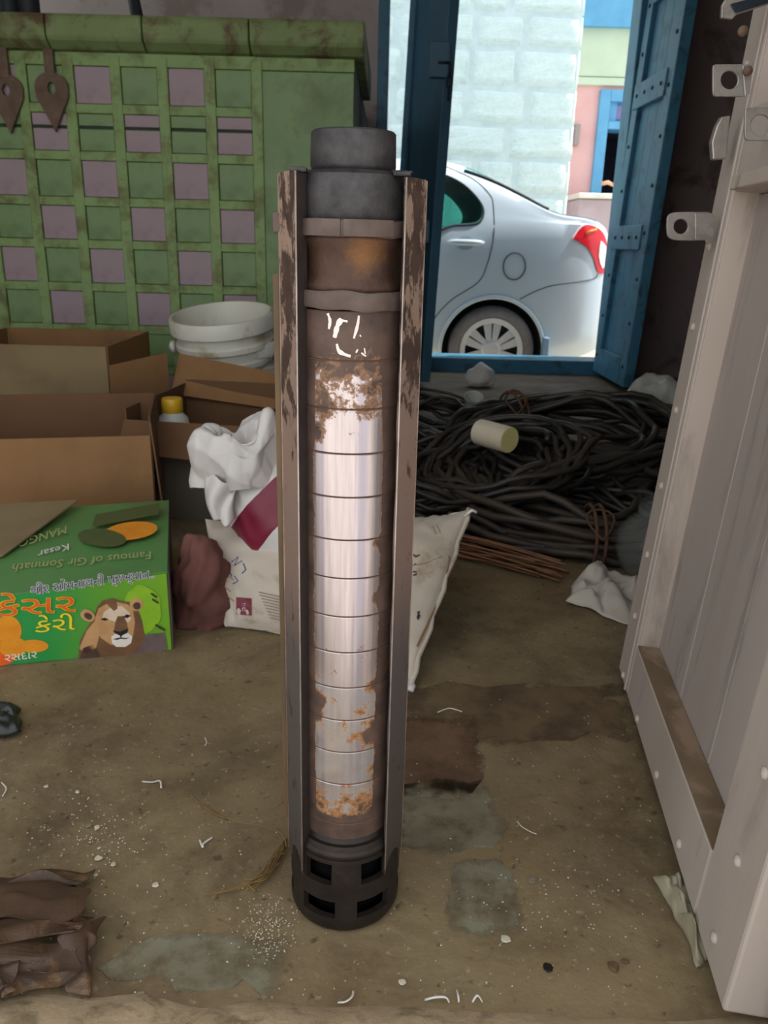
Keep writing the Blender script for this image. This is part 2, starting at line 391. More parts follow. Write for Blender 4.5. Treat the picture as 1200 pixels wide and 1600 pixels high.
# pump materials, in the pump's own coordinates (front is -Y)
def bowl_material():
    t = NT('rusted_stainless_bowl'); v = t.coord('Object')
    tc = t.n('ShaderNodeTexCoord'); sx = t.n('ShaderNodeSeparateXYZ'); t.l(tc.outputs['Object'], sx.inputs[0])
    z = sx.outputs['Z']; x = sx.outputs['X']
    def g(q): return (q, q, q, 1)
    cov = t.ramp(t.math('DIVIDE', z, 0.7), [(p / .7, g(q)) for p, q in ((.1, .95), (.13, .55), (.15, .30), (.20, .21), (.24, .20), (.30, .21), (.335, .14), (.36, .08), (.48, .08), (.545, .12), (.575, .26), (.60, .31), (.63, .37), (.665, .45))])
    side = t.math('MULTIPLY', t.math('SUBTRACT', t.math('ABSOLUTE', x), 0.0292, True), 95.0)
    n1 = t.noise(v, 70, 10, 0.72, 0.25)
    n2 = t.noise(v, 14, 4, 0.5)
    nn = t.math('ADD', t.math('MULTIPLY', n1, 0.6), t.math('MULTIPLY', n2, 0.4))
    f = t.math('ADD', t.math('ADD', nn, cov), side)
    top = t.math('MULTIPLY', t.math('SUBTRACT', z, .57, True), t.math('MULTIPLY', x, -26.0))
    f = t.math('ADD', f, t.math('MAXIMUM', top, 0.0))
    for (bx0, bz0, br, ba) in ((-.033, .283, .016, .45), (-.034, .268, .014, .4), (.034, .245, .019, .32), (.034, .30, .016, .3), (.034, .395, .014, .5), (.033, .452, .012, .45), (-.032, .556, .016, .3), (.002, .3085, .0, 0)):
        if br == 0: continue
        cx_ = t.n('ShaderNodeCombineXYZ'); t.l(x, cx_.inputs[0]); t.l(z, cx_.inputs[2])
        dd = t.n('ShaderNodeVectorMath', operation='DISTANCE'); t.l(cx_.outputs[0], dd.inputs[0]); dd.inputs[1].default_value = (bx0, 0, bz0)
        f = t.math('ADD', f, t.math('MULTIPLY', t.math('SUBTRACT', 1.0, t.math('DIVIDE', dd.outputs['Value'], br), True), ba))
    m1 = t.ramp(t.math('SUBTRACT', f, 0.0), [(0.0, g(0)), (0.73, g(0)), (0.76, g(1)), (1, g(1))])     # any rust
    m2 = t.ramp(f, [(0.0, g(0)), (0.785, g(0)), (0.82, g(1)), (1, g(1))])                               # full brown coat
    low = t.ramp(z, [(0.0, g(1)), (0.31, g(1)), (0.36, g(0)), (1, g(0))])
    fringe = t.mix(low, rgb(140, 108, 84), rgb(152, 108, 66))
    coat = t.ramp(t.noise(v, 30, 6, .6), [(0.35, rgb(62, 47, 41)), (0.65, rgb(94, 74, 63))])
    metal = t.ramp(t.noise(t.coord('Object', (60, 60, 3)), 4, 4, .6), [(0.3, rgb(192, 184, 184)), (0.7, rgb(218, 209, 208))])
    st = t.ramp(t.noise(t.coord('Object', (1, .02, .004)), 110, 2, .5), [(0.52, g(0)), (0.62, g(1))])  # bluish vertical streaks: reflections painted into the metal colour
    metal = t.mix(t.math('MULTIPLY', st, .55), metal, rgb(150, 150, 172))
    dull = t.math('MULTIPLY', t.ramp(z, [(0, g(1)), (.29, g(1)), (.325, g(0)), (1, g(0))]), t.ramp(t.noise(v, 26, 6, .6), [(.4, g(.25)), (.6, g(.85))]))
    metal = t.mix(dull, metal, t.ramp(t.noise(v, 34, 5), [(.35, rgb(176, 164, 148)), (.65, rgb(150, 148, 150))]))
    col = t.mix(m1, metal, fringe); col = t.mix(m2, col, coat)
    rm = t.math('SUBTRACT', 1.0, t.math('ADD', t.math('ADD', t.math('MULTIPLY', m1, .6), t.math('MULTIPLY', m2, .4), True), t.math('MULTIPLY', dull, .7), True), True)
    t.base(col).set(metal=t.math('MULTIPLY', rm, 0.95), rough=t.mix(m1, (0.30,) * 3 + (1,), (0.62,) * 3 + (1,)))
    t.bump(m2, 0.35, 0.0006)
    return t.m
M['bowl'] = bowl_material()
def cast_material(name, c1, c2, accent, aloc, arad):
    t = NT(name); v = t.coord('Object')
    col = t.ramp(t.noise(v, 40, 7, .65), [(0.3, rgb(*c1)), (0.7, rgb(*c2))])
    if accent:
        d = t.n('ShaderNodeVectorMath', operation='DISTANCE'); tc = t.n('ShaderNodeTexCoord')
        t.l(tc.outputs['Object'], d.inputs[0]); d.inputs[1].default_value = aloc
        k = t.math('ADD', d.outputs['Value'], t.math('MULTIPLY', t.math('SUBTRACT', t.noise(v, 60, 6, .7), .5), arad * 1.4))
        f = t.ramp(t.math('DIVIDE', k, arad), [(0.1, (.85,) * 3 + (1,)), (1.0, (0, 0, 0, 1))])
        col = t.mix(f, col, rgb(*accent))
    t.base(col).set(rough=0.5, metal=0.45)
    t.bump(t.noise(v, 90, 8, .7, .3), 0.6, 0.0016)
    return t.m
M['castgrey'] = cast_material('grey_black_cast_iron', (44, 42, 42), (84, 82, 83), None, None, 1)
M['castblack'] = cast_material('black_cast_iron', (34, 29, 26), (54, 46, 41), None, None, 1)
M['castrust'] = cast_material('rusty_cast_iron', (62, 45, 37), (88, 64, 50), (132, 92, 54), (0.014, -0.045, 0.712), 0.022)
M['clamp'] = mat('brown_clamp_steel', (104, 90, 82), (78, 64, 57), 40, 0.6, 0.2, bump=.3, bdist=.001)
def rail_material():
    t = NT('brown_scraped_steel'); v = t.coord('Object')
    tc = t.n('ShaderNodeTexCoord'); sx = t.n('ShaderNodeSeparateXYZ'); t.l(tc.outputs['Object'], sx.inputs[0])
    z = sx.outputs['Z']
    hi = t.ramp(z, [(0.0, rgb(70, 64, 60)), (0.12, rgb(88, 83, 80)), (0.33, rgb(104, 96, 94)), (0.42, rgb(146, 124, 114)), (0.56, rgb(158, 134, 120)), (0.8, rgb(180, 154, 134))])
    n = t.noise(t.coord('Object', (1, 1, .6)), 46, 10, .72, .2)
    zb = t.ramp(z, [(0.0, (.50,) * 3 + (1,)), (0.12, (.42,) * 3 + (1,)), (0.5, (.40,) * 3 + (1,)), (0.58, (.52,) * 3 + (1,)), (0.8, (.56,) * 3 + (1,))])
    f = t.ramp(t.math('ADD', t.math('SUBTRACT', zb, n), .5), [(0.5, (0, 0, 0, 1)), (0.55, (1, 1, 1, 1))])
    col = t.mix(f, hi, t.ramp(t.noise(v, 60, 4), [(.3, rgb(74, 58, 52)), (.7, rgb(96, 78, 68))]))
    t.base(col).set(rough=0.5, metal=0.35); t.bump(f, .3, .0006)
    return t.m
M['rail'] = rail_material()
M['web_dark'] = mat('dark_brown_web', (52, 42, 37), (36, 30, 28), 50, 0.6, bump=.4, bdist=.001)  # inner webs, darker brown than the rail faces
M['rail_edge'] = mat('scraped_tan_edge', (184, 160, 142), (120, 100, 88), 40, 0.5, 0.3)
M['guard'] = mat('greenish_brown_guard', (122, 100, 68), (88, 70, 52), 12, 0.6, 0.2, aniso=(1, 1, .4))
M['seam'] = mat('rust_seam', (98, 66, 44), (78, 54, 40), 60, 0.8)
M['scratch'] = mat('bright_scratch', (226, 220, 214), None, 60, 0.4, 0.3)
M['hole'] = mat('dark_inside', (18, 16, 16), None, 10, 1.0, spec=0.0)
M['edge'] = mat('bright_worn_edge', (196, 184, 174), (150, 134, 122), 40, 0.4, 0.5)

#STRUCTURE
# ---------------------------------------------------------------- the room
WB0, WB1 = 4.75, 4.95           # back wall
def floor_z(x, y): return 0.0
mb = MB()
mb.grid(lambda a, b: V((-2.3 + 4.2 * a, 0.25 + 4.6 * b, 0)), 110, 120)
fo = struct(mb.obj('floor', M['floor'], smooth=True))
displace(fo.data, lambda p, n: V((p.x, p.y, -abs(nz(p, 7, 1)) * .004 - abs(nz(p, 26, 2)) * .0016)))
mb = MB(); mb.box(-2.3, 1.9, .25, 4.85, -.3, -.012)
struct(mb.obj('trim_1', M['floor']))
def soft_patch(name, c1, c2, dirt):
    t = NT(name); v = t.coord('Object'); gv = t.coord('Generated')
    col = t.mix(t.ramp(t.noise(v, 12, 8, .68), [(.45, (0, 0, 0, 1)), (.62, (1, 1, 1, 1))]), t.ramp(t.noise(v, 14, 6), [(.3, rgb(*c1)), (.7, rgb(*c2))]), rgb(*dirt))
    t.base(col).set(rough=.85, spec=.3)
    sp = t.n('ShaderNodeSeparateXYZ'); t.l(gv, sp.inputs[0])
    ed = t.math('MINIMUM', t.math('MINIMUM', sp.outputs['X'], t.math('SUBTRACT', 1.0, sp.outputs['X'])), t.math('MINIMUM', sp.outputs['Y'], t.math('SUBTRACT', 1.0, sp.outputs['Y'])))
    a = t.math('ADD', t.math('MULTIPLY', ed, 2.6), t.math('MULTIPLY', t.math('SUBTRACT', t.noise(v, 22, 8, .7, .4), .5), 1.5))
    a = t.ramp(a, [(.08, (0, 0, 0, 1)), (.36, (1, 1, 1, 1))])
    t.set(alpha=t.math('MULTIPLY', a, .85)); t.bump(t.noise(v, 60, 5), .3, .002)
    return t.m
M['mortar_patch'] = soft_patch('worn_grey_mortar', (146, 142, 120), (126, 120, 98), (104, 90, 68))
M['red_patch'] = soft_patch('worn_reddish_earth', (126, 100, 78), (110, 86, 66), (92, 70, 54))
M['screed_patch'] = soft_patch('worn_brown_screed', (128, 108, 80), (108, 90, 68), (90, 74, 56))
def blob(pts, z0, z1, seed, amp=.012):
    """irregular flat patch from floor corner points"""
    loop = []
    n = len(pts)
    for i in range(n):
        a, b = V(pts[i]), V(pts[(i + 1) % n])
        for k in range(8):
            p = a.lerp(b, k / 8); q = V((nz(p, 30, seed), nz(p, 30, seed + 4), 0)) * amp * 1.6 + V((nz(p, 9, seed), nz(p, 9, seed + 3), 0)) * amp
            loop.append(V((p.x + q.x, p.y + q.y, z0)))
    q = MB(); q.prism(loop, (0, 0, z1 - z0)); return q
def patch(px, m_, seed, h=.0016, amp=.012):
    return blob([fl(*p) for p in px], -.004, h, seed, amp).obj('mortar_patch', m_, fo)
patch([(620, 1225), (745, 1215), (788, 1270), (785, 1310), (720, 1335), (690, 1355), (620, 1320)], M['mortar_patch'], 1, .0006)
patch([(708, 1338), (798, 1332), (812, 1385), (808, 1455), (702, 1462)], M['mortar_patch'], 2, .0006)
patch([(135, 1490), (340, 1466), (452, 1474), (460, 1540), (250, 1542), (130, 1530)], M['mortar_patch'], 3, .0006, .018)
patch([(600, 1120), (745, 1115), (758, 1180), (750, 1245), (610, 1250)], M['red_patch'], 4, .0006)
patch([(600, 1072), (985, 1068), (1000, 1150), (745, 1160), (600, 1132)], M['screed_patch'], 5, .0005, .02)

mb = MB()
def thr(a, b):
    x = -1.0 + 1.5 * a
    px_edge = 0.600 + 0.018 * nz((x * 4, 0, 0), 1, 3) + .008 * nz((x * 16, 2, 0), 1, 5)
    y = 0.22 + (px_edge - 0.22) * b
    z = 0.018 * min(1.0, (1 - b) * 9) ** .5 + .004 * nz((x * 14, y * 14, 0), 1, 7) * min(1, (1 - b) * 6) - .004
    return V((x, y, z))
mb.grid(thr, 90, 16)
struct(mb.obj('trim_2', M['threshold'], smooth=True))

def wallbox(name, m_, *b):
    q = MB()
    for c in b: q.box(*c)
    return struct(q.obj(name, m_))
wallbox('wall_left', M['wall_in'], (-2.4, -2.25, .3, 3.3, -.3, 2.6), (-2.4, -2.25, 4.55, WB1, -.3, 2.6), (-2.4, -2.25, 3.3, 4.55, -.3, 1.55), (-2.4, -2.25, 3.3, 4.55, 2.45, 2.6))
wallbox('added_window_1', M['blue'], (-2.36, -2.29, 3.3, 3.36, 1.55, 2.45), (-2.36, -2.29, 4.49, 4.55, 1.55, 2.45), (-2.36, -2.29, 3.36, 4.49, 1.55, 1.61), (-2.36, -2.29, 3.36, 4.49, 2.39, 2.45), (-2.35, -2.30, 3.90, 3.95, 1.61, 2.39))  # unseen window, added to brighten the back of the room
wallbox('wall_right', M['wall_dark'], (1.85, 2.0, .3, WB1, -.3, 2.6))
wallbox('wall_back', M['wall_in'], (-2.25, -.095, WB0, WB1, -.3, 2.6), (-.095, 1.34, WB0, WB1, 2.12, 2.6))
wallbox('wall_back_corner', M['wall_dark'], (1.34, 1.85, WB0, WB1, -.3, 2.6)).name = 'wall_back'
wallbox('wall_front', M['wall_in'], (-2.25, -2.15, .3, .5, -.3, 2.6), (.47, 1.85, .3, .5, -.3, 2.6), (-2.15, .47, .3, .5, 2.42, 2.6))  # unseen opening, made wider than the doorway to let in more light
wallbox('ceiling', M['ceil'], (-2.4, 2.0, .3, WB1, 2.6, 2.72))
# blue frame of the back doorway
r = struct(thing('door_1', None, None, (0, 0, 0)))
def bx(root, name, m_, *b, bevel=0.0, **k):
    q = MB()
    for c in b: q.box(*c)
    return part(q, name, m_, root, bevel=bevel, **k)
bx(r, 'jamb', M['blue'], (-.094, -.036, WB0 - .02, WB1, -.02, 2.12), bevel=.006)
bx(r, 'jamb', M['blue'], (1.262, 1.34, WB0 + .02, WB1, -.02, 2.12), bevel=.006)
bx(r, 'lintel', M['blue'], (-.094, 1.34, WB0, WB1, 2.05, 2.12), bevel=.006)
bx(r, 'sill', M['blue'], (-.036, 1.30, WB0, WB1, -.02, .082), bevel=.008)

# ---------------------------------------------------------------- courtyard and far walls
GZ = -.25
wallbox('ground_courtyard', M['earth'], (-14, 14, WB1, 16, GZ - .1, GZ)).name = 'ground'
wallbox('ground_lane', M['lane'], (-14, 14, -14, .25, -.3, -.02)).name = 'ground'
sw = struct(MB().obj('wall_courtyard', M['joint']) if False else wallbox('wall_courtyard', M['joint'], (-4.5, 1.60, 7.93, 8.4, GZ, 4.2)))
rnd = random.Random(4)
protos = []
for k in range(6):
    q = MB()
    q.grid(lambda a, b: V((a - .5, 0, b - .5)), 9, 7)
    me = q.mesh('stone_block', M['white_stone'], smooth=True)
    for v in me.vertices:
        ex = min(.5 - abs(v.co.x), .5 - abs(v.co.z)); e = min(1, ex / .07)
        e = e * e * (3 - 2 * e)
        v.co.y = -.010 - .016 * e + .016 * nz((v.co.x * 3, k * 9, v.co.z * 3), 1, k) * e + .006 * nz((v.co.x * 9, k * 5, v.co.z * 9), 1, k) * e
        if ex < .02: v.co.y = .02
        v.co.x += .018 * nz((v.co.z * 4, k, 3), 1, k); v.co.z += .025 * nz((v.co.x * 4, k, 6), 1, k)
    me.update(); protos.append(me)
z = GZ
while z < 3.3:
    h = rnd.uniform(.24, .34); x = 1.62
    while x > -1.6:
        wd = rnd.uniform(.26, .70)
        o = bpy.data.objects.new('stone_block', rnd.choice(protos)); COL.objects.link(o)
        o.location = (x - wd / 2, 7.935, z + h / 2); o.scale = (wd * .998, 1, h * .99)
        o.rotation_euler = (rnd.uniform(-.02, .02), rnd.uniform(-.025, .025), rnd.uniform(-.025, .025)); o.parent = sw; x -= wd
    z += h
# pink house beyond the lane, on a porch
hs = thing('pink_house', 'pink limewashed house with pale green band and blue doorway behind the car', 'house', (0, 0, 0))
bx(hs, 'wall', M['pink'], (1.0, 2.33, 10.0, 10.3, GZ, 2.42), (3.25, 6.0, 10.0, 10.3, GZ, 2.42), (2.33, 3.25, 10.0, 10.3, 2.38, 2.42))
bx(hs, 'band', M['palegreen'], (1.0, 6.0, 9.96, 10.3, 2.42, 2.50), bevel=.01)
bx(hs, 'band', M['palegreen'], (1.0, 6.0, 9.98, 10.3, 2.51, 2.98))
bx(hs, 'beam', M['skyblue'], (1.0, 6.0, 9.9, 10.3, 2.98, 3.5))
fr = bx(hs, 'door_frame', M['skyblue'], (2.29, 2.41, 9.95, 10.3, 1.1, 2.38), (3.17, 3.29, 9.95, 10.3, 1.1, 2.38), (2.41, 3.17, 9.95, 10.3, 2.26, 2.38), (2.41, 3.17, 9.95, 10.3, 1.98, 2.06), bevel=.008)
bx(hs, 'transom_panel', M['lilac'], (2.50, 3.17, 10.02, 10.06, 2.09, 2.23))
bx(hs, 'transom_frame', M['skyblue'], (2.41, 2.50, 10.0, 10.06, 2.06, 2.26), (2.50, 3.17, 10.04, 10.1, 2.06, 2.26))
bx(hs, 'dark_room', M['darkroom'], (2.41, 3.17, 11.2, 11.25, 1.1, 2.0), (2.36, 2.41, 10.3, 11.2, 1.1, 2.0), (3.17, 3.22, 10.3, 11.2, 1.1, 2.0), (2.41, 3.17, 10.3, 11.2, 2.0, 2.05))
bx(hs, 'porch', mat('grey_pink_porch', (186, 170, 178), (170, 156, 164), 4, .9), (2.0, 6.0, 9.2, 11.25, GZ, 1.20), bevel=.01)
bx(hs, 'porch_top', M['white_plastic'], (1.98, 6.0, 9.15, 9.95, 1.205, 1.26), bevel=.012)
q = MB(); q.tube([at(940, 287, 9.7), at(950, 285, 9.7), at(958, 289, 9.7), at(964, 282, 9.7), at(974, 262, 9.7)], .022, 8)
st = q.obj('bent_stick', mat('pale_orange_wood', (206, 160, 130), None, 5, .7), smooth=True)
st.location.z += 0
tag(st, 'pale orange bent stick in front of the dark blue framed doorway', 'stick')
q = MB(); c = at(900, 210, 10.0)
q.box(c.x - .03, c.x + .03, 9.93, 10.0, c.z - .12, c.z + .10)
sb = q.obj('switch_box', mat('grey_box', (150, 140, 140), None, 5, .6), bevel=.008); tag(sb, 'small grey switch box on the pink wall', 'switch box')

# ---------------------------------------------------------------- blue leaves of the back doorway
def leaf_frame(A, u, lean):
    """matrix: local x along the leaf, y = thickness (away from the seen face), z up along the lean"""
    u = V(u).normalized(); v = V((sin(lean), 0, cos(lean)))
    v = (v - u * v.dot(u)).normalized(); n = u.cross(v)
    mm = Matrix((u, n, v)).transposed().to_4x4(); mm.translation = V(A); return mm
def pbox(root, name, m_, b, Mx, bevel=.003, **k):
    q = MB(); q.box(*b, M=Mx); return part(q, name, m_, root, bevel=bevel, **k)
STUD = {}
def stud(root, mx, p, r, m_, parent=None, name='bolt'):
    key = (round(r, 4), m_.name)
    if key not in STUD:
        q = MB(); q.lathe([(r, -.002), (r, r * .25), (r * .75, r * .55), (0, r * .7)], 10); STUD[key] = q.mesh(name, m_, smooth=True)
    o = bpy.data.objects.new(name, STUD[key]); COL.objects.link(o); o.parent = parent or root
    rot = mx.to_3x3() @ Matrix.Rotation(pi / 2, 3, 'X')
    o.matrix_local = Matrix.Translation(-root.matrix_basis.translation if parent is None else V((0, 0, 0))) @ Matrix.LocRotScale(mx @ V(p), rot.to_quaternion(), None)
    return o
# right leaf, hinge at the jamb, opened into the room; seen face looks to the left
A0 = V((1.205, WB0 - .01, .03)); hu = V((.018, -.58, 0)); ln = radians(2.5)
r = thing('blue_door_leaf', 'blue plank door leaf with studded battens standing open right of the car', 'door', (0, 0, 0))
mx = leaf_frame(A0, hu, ln)                 # local x: hinge -> free edge (toward us); y: from seen face away?
LL = hu.length
s_ = 1.0 if (mx.to_3x3() @ V((0, 1, 0))).x > 0 else -1.0
def by(a, b): return (min(s_ * a, s_ * b), max(s_ * a, s_ * b))
y0, y1 = by(0, .055); yp0, yp1 = by(.024, .05)
for nm, b in (('stile', (0, .09, y0, y1, 0, 2.0)), ('stile', (LL - .10, LL, y0, y1, 0, 2.0)), ('rail', (.09, LL - .10, y0, y1, 0, .14)), ('rail', (.09, LL - .10, y0, y1, 1.86, 2.0))):
    pbox(r, nm, M['blue'], b, mx, .004)
for k in range(3):
    a = .09 + (LL - .19) * k / 3
    pbox(r, 'plank', M['blue'], (a + .001, a + (LL - .19) / 3 - .001, yp0, yp1, .14, 1.86), mx, .002)
for zz in (.68, 1.38):
    bt = pbox(r, 'batten', M['blue'], (.02, LL - .085, *by(-.008, .03), zz, zz + .12), mx, .004)
    for k in range(4): stud(r, mx, (.08 + (LL - .22) * k / 3, s_ * -.008, zz + .06), .010, M['stud'])
for k in range(9):
    for xx in (.045, LL - .05): stud(r, mx, (xx, 0, .1 + .22 * k), .010, M['stud'])
# left leaf, opened, seen from its shaded side; the shade is put into its blue
r = thing('shaded_blue_door_leaf', 'shaded blue door leaf standing open left of the car with a chained hasp', 'door', (0, 0, 0))
mx2 = leaf_frame(V((.0, WB0 - .03, .03)), V((.175, -.56, 0)), radians(2.2))
LL2 = .587
for nm, b in (('stile', (0, .09, -.05, 0, 0, 2.0)), ('stile', (LL2 - .10, LL2, -.05, 0, 0, 2.0)), ('rail', (.09, LL2 - .10, -.05, 0, 0, .14)), ('rail', (.09, LL2 - .10, -.05, 0, 1.86, 2.0)), ('plank', (.09, .29, -.04, -.012, .14, 1.86)), ('plank', (.292, LL2 - .10, -.04, -.012, .14, 1.86))):
    pbox(r, nm, M['blue_shaded'], b, mx2, .003)
hz = (at(690, 95, 4.2) - mx2.translation).z
q = MB(); c = at(690, 94, 4.17); q.box(c.x - .055, c.x + .035, 4.15, 4.19, c.z - .075, c.z + .075)
hp = part(q, 'hasp', M['blue_shaded'], r, bevel=.006)
q = MB(); c = at(662, 360, 4.17); q.box(c.x - .03, c.x + .03, 4.15, 4.19, c.z - .06, c.z + .05); part(q, 'hasp', M['blue_shaded'], r, bevel=.006)
q = MB()
c0 = at(695, 98, 4.15)
for k in range(3):
    cz = c0.z - .028 - .05 * k
    pts = [V((c0.x + .022 + (.010 * cos(t) if k % 2 else 0), 4.14 + (0 if k % 2 else .010 * cos(t)), cz + .030 * sin(t))) for t in [2 * pi * i / 12 for i in range(12)]]
    q.tube(pts, .0045, 6, closed=True)
q.tube([c0 + V((-.03, 0, 0)), c0 + V((.022, 0, 0))], .007, 6)
part(q, 'chain', M['stud'], r, smooth=True)

# ---------------------------------------------------------------- car
def build_car():
    YS, YC = 5.47, 6.32                    # near side plane, centre plane
    HW = YC - YS
    root = thing('silver_car', 'silver saloon car parked across the courtyard outside the blue doorway', 'car', (0.0, YC, GZ))
    top = [(-2.56, .28), (-2.52, .42), (-2.35, .54), (-1.9, .64), (-1.3, .74), (-1.15, .78), (-.75, 1.02), (-.35, 1.205), (-.05, 1.255), (.2, 1.262), (.42, 1.235), (.62, 1.165), (.85, 1.045), (1.02, .955), (1.12, .925), (1.3, .905), (1.40, .875), (1.47, .80), (1.52, .62), (1.545, .35)]
    belt = [(-2.56, .27), (-2.35, .46), (-1.9, .60), (-1.2, .71), (-.5, .765), (.3, .80), (.8, .835), (1.1, .85), (1.35, .83), (1.45, .74), (1.545, .34)]
    wid = [(-2.56, .52), (-2.45, .66), (-2.2, .78), (-1.6, .835), (-.5, .845), (.6, .85), (1.05, .845), (1.25, .82), (1.4, .76), (1.48, .68), (1.545, .56)]
    bot = [(-2.56, -.02), (-2.3, -.07), (-1.2, -.09), (.3, -.09), (1.0, -.06), (1.35, 0.0), (1.545, .08)]
    NX = 96
    xs = [-2.56 + 4.105 * (0.5 - 0.5 * cos(pi * i / NX) * 1.0) if False else -2.56 + 4.105 * i / NX for i in range(NX + 1)]
    mb = MB(); rows = []
    for x in xs:
        zt = smooth_interp(top, x); zb = min(smooth_interp(belt, x), zt - .015); w_ = smooth_interp(wid, x); z0 = smooth_interp(bot, x)
        gh = max(0.0, zt - zb - .05)
        re = w_ - .035 - gh * .50               # roof edge half width
        sec = [(w_ - .14, z0), (w_ - .05, z0 + .01), (w_ - .018, z0 + .06), (w_ - .004, z0 + .17), (w_, z0 + (zb - z0) * .45), (w_ - .004, z0 + (zb - z0) * .68), (w_ - .016, z0 + (zb - z0) * .90), (w_ - .036, zb + .004)]
        for f in (.2, .4, .6, .8): sec.append((w_ - .045 - gh * .40 * f - gh * .1 * f * f, zb + .01 + (zt - zb - .06) * f if gh > 0 else zb + .005 * f))
        a, b = sec[-1]
        sec += [(re - .015, b + (zt - b) * .45), (re - .075, b + (zt - b) * .74), (re * .72, b + (zt - b) * .92), (re * .38, zt - .003), (0.0, zt)]
        rows.append(sec)
    ns = len(rows[0]); vs = []
    for x, sec in zip(xs, rows):
        full = [V((x, -y, z)) for y, z in sec] + [V((x, y, z)) for y, z in sec[-2::-1]]
        vs += full
    k = 2 * ns - 1
    fs = []
    for i in range(NX):
        for j in range(k):
            fs.append((i * k + j, i * k + (j + 1) % k, (i + 1) * k + (j + 1) % k, (i + 1) * k + j))
    fs += [list(range(k))[::-1], [NX * k + j for j in range(k)]]
    mb.add(vs, fs)
    body = mb.obj('body', [M['carpaint'], M['interior'], M['wheelwell']], None, smooth=True)
    bvh = BVHTree.FromPolygons([v.co.copy() for v in body.data.vertices], [list(p.vertices) for p in body.data.polygons])
    def side(x, z, sgn=-1, off=.0):
        h = bvh.ray_cast(V((x, sgn * 3, z)), V((0, -sgn, 0)))
        return V((x, h[0].y + sgn * off, z)) if h[0] is not None else V((x, sgn * .7, z))
    def px(x, y, Y=YS + .03):
        p = at(x, y, Y); return (p.x, p.z)
    def pz(pts): return [px(*p) for p in pts]
    def refine(poly, n=6): return [(p.x, p.y) for p in catmull([V((a, b, 0)) for a, b in poly] + [V((poly[0][0], poly[0][1], 0))], n)][:-1]
    # rear quarter window and front windows outlines in (x, z)
    win = refine(pz([(678, 266), (702, 272), (728, 287), (748, 308), (757, 326), (754, 342), (742, 350), (710, 352), (678, 353)]), 4)
    win_rear = [(-.22, .80), (-.20, 1.10), (.05, 1.125)] + [p for p in win if p[0] > .22]
    win2 = refine([(-.98, .755), (-.62, .96), (-.32, 1.09), (-.27, 1.09), (-.28, .79), (-.6, .77)], 1)
    def cutter(poly, y0_, y1_, mi):
        q = MB(); q.prism([V((a, y0_, b)) for a, b in poly], (0, y1_ - y0_, 0))
        return q
    cut = []
    def boolean(q, mi):
        co = q.obj('cut', [M['carpaint'], M['interior'], M['wheelwell']])
        for p in co.data.polygons: p.material_index = mi
        mod = body.modifiers.new('b', 'BOOLEAN'); mod.operation = 'DIFFERENCE'; mod.solver = 'EXACT'; mod.object = co
        try: mod.material_mode = 'INDEX'
        except Exception: pass
        cut.append(co)
    shr = lambda poly, k: (lambda cx, cz: [(cx + (a - cx) * k, cz + (b - cz) * k) for a, b in poly])(sum(a for a, _ in poly) / len(poly), sum(b for _, b in poly) / len(poly))
    boolean(cutter(shr(win, .93), -1, 1, 1), 1)
    wl = [(-.17, .83), (-.17, 1.07), (.0, 1.10), (.17, 1.10), (.19, .83)]
    boolean(cutter(wl, -1, 1, 1), 1); boolean(cutter(shr(win2, .9), -1, 1, 1), 1)
    hubs = [px(767, 547), (-1.74, .045)]
    for (hx, hz_) in hubs:
        for sg in (-1, 1):
            q = MB(); q.lathe([(.338, -.3), (.338, .3)], 40, M=Matrix.Translation((hx, sg * .85, hz_)) @ Matrix.Rotation(pi / 2, 4, 'X')); boolean(q, 2)
    dg = bpy.context.evaluated_depsgraph_get(); dg.update()
    me = bpy.data.meshes.new_from_object(body.evaluated_get(dg))
    body.modifiers.clear(); body.data = me; me.name = 'body'
    for c in cut: bpy.data.objects.remove(c)
    me.set_sharp_from_angle(angle=radians(38))
    OFF = V((0, YC, 0))
    def fin(q, name, m_, parent=root, **kk):
        o = q.obj(name, m_, None, **kk); o.data.transform(Matrix.Translation((0, 0, -GZ))); o.parent = parent; return o
    body.data.transform(Matrix.Translation((0, 0, -GZ))); body.parent = root
    def patch_(q, poly, sg, off, rings=5):
        cx = sum(a for a, _ in poly) / len(poly); cz = sum(b for _, b in poly) / len(poly); n = len(poly); vs = []
        for j in range(rings):
            f = 1 - j / rings
            vs += [side(cx + (a - cx) * f, cz + (b - cz) * f, sg, off) for a, b in poly]
        vs.append(side(cx, cz, sg, off))
        fs = [(j * n + i, j * n + (i + 1) % n, (j + 1) * n + (i + 1) % n, (j + 1) * n + i) for j in range(rings - 1) for i in range(n)]
        fs += [((rings - 1) * n + i, (rings - 1) * n + (i + 1) % n, rings * n) for i in range(n)]
        q.add(vs, fs)
    for sg in (-1, 1):
        for poly in (win, shr(wl, 1.12), win2):
            q = MB(); patch_(q, poly, sg, .004); fin(q, 'window_pane', M['carglass'], smooth=True)
            q = MB(); q.tube([side(a, b, sg, .003) for a, b in poly], .007, 6, closed=True); fin(q, 'window_seal', M['blackrub'], smooth=True)
        def line(q, pts, r=.0035, n=5, off=-.0005, closed=False):
            pp = [(p.x, p.y) for p in catmull([V((a, b, 0)) for a, b in pts], n)]
            q.tube([side(a, b, sg, off) for a, b in pp], r, 5, closed=closed)
        q = MB(); line(q, pz([(690, 250), (715, 262), (745, 278), (768, 302), (773, 320), (771, 370), (760, 415), (745, 442), (705, 468), (680, 495), (665, 520)])); fin(q, 'door_seam', M['blackrub'], smooth=True)
        q = MB(); line(q, [(-.235, 1.11), (-.25, .75), (-.24, .1), (-.2, -.02)]); line(q, [(-1.02, .74), (-1.1, .5), (-1.05, .1), (-1.0, 0)]); fin(q, 'door_seam', M['blackrub'], smooth=True)
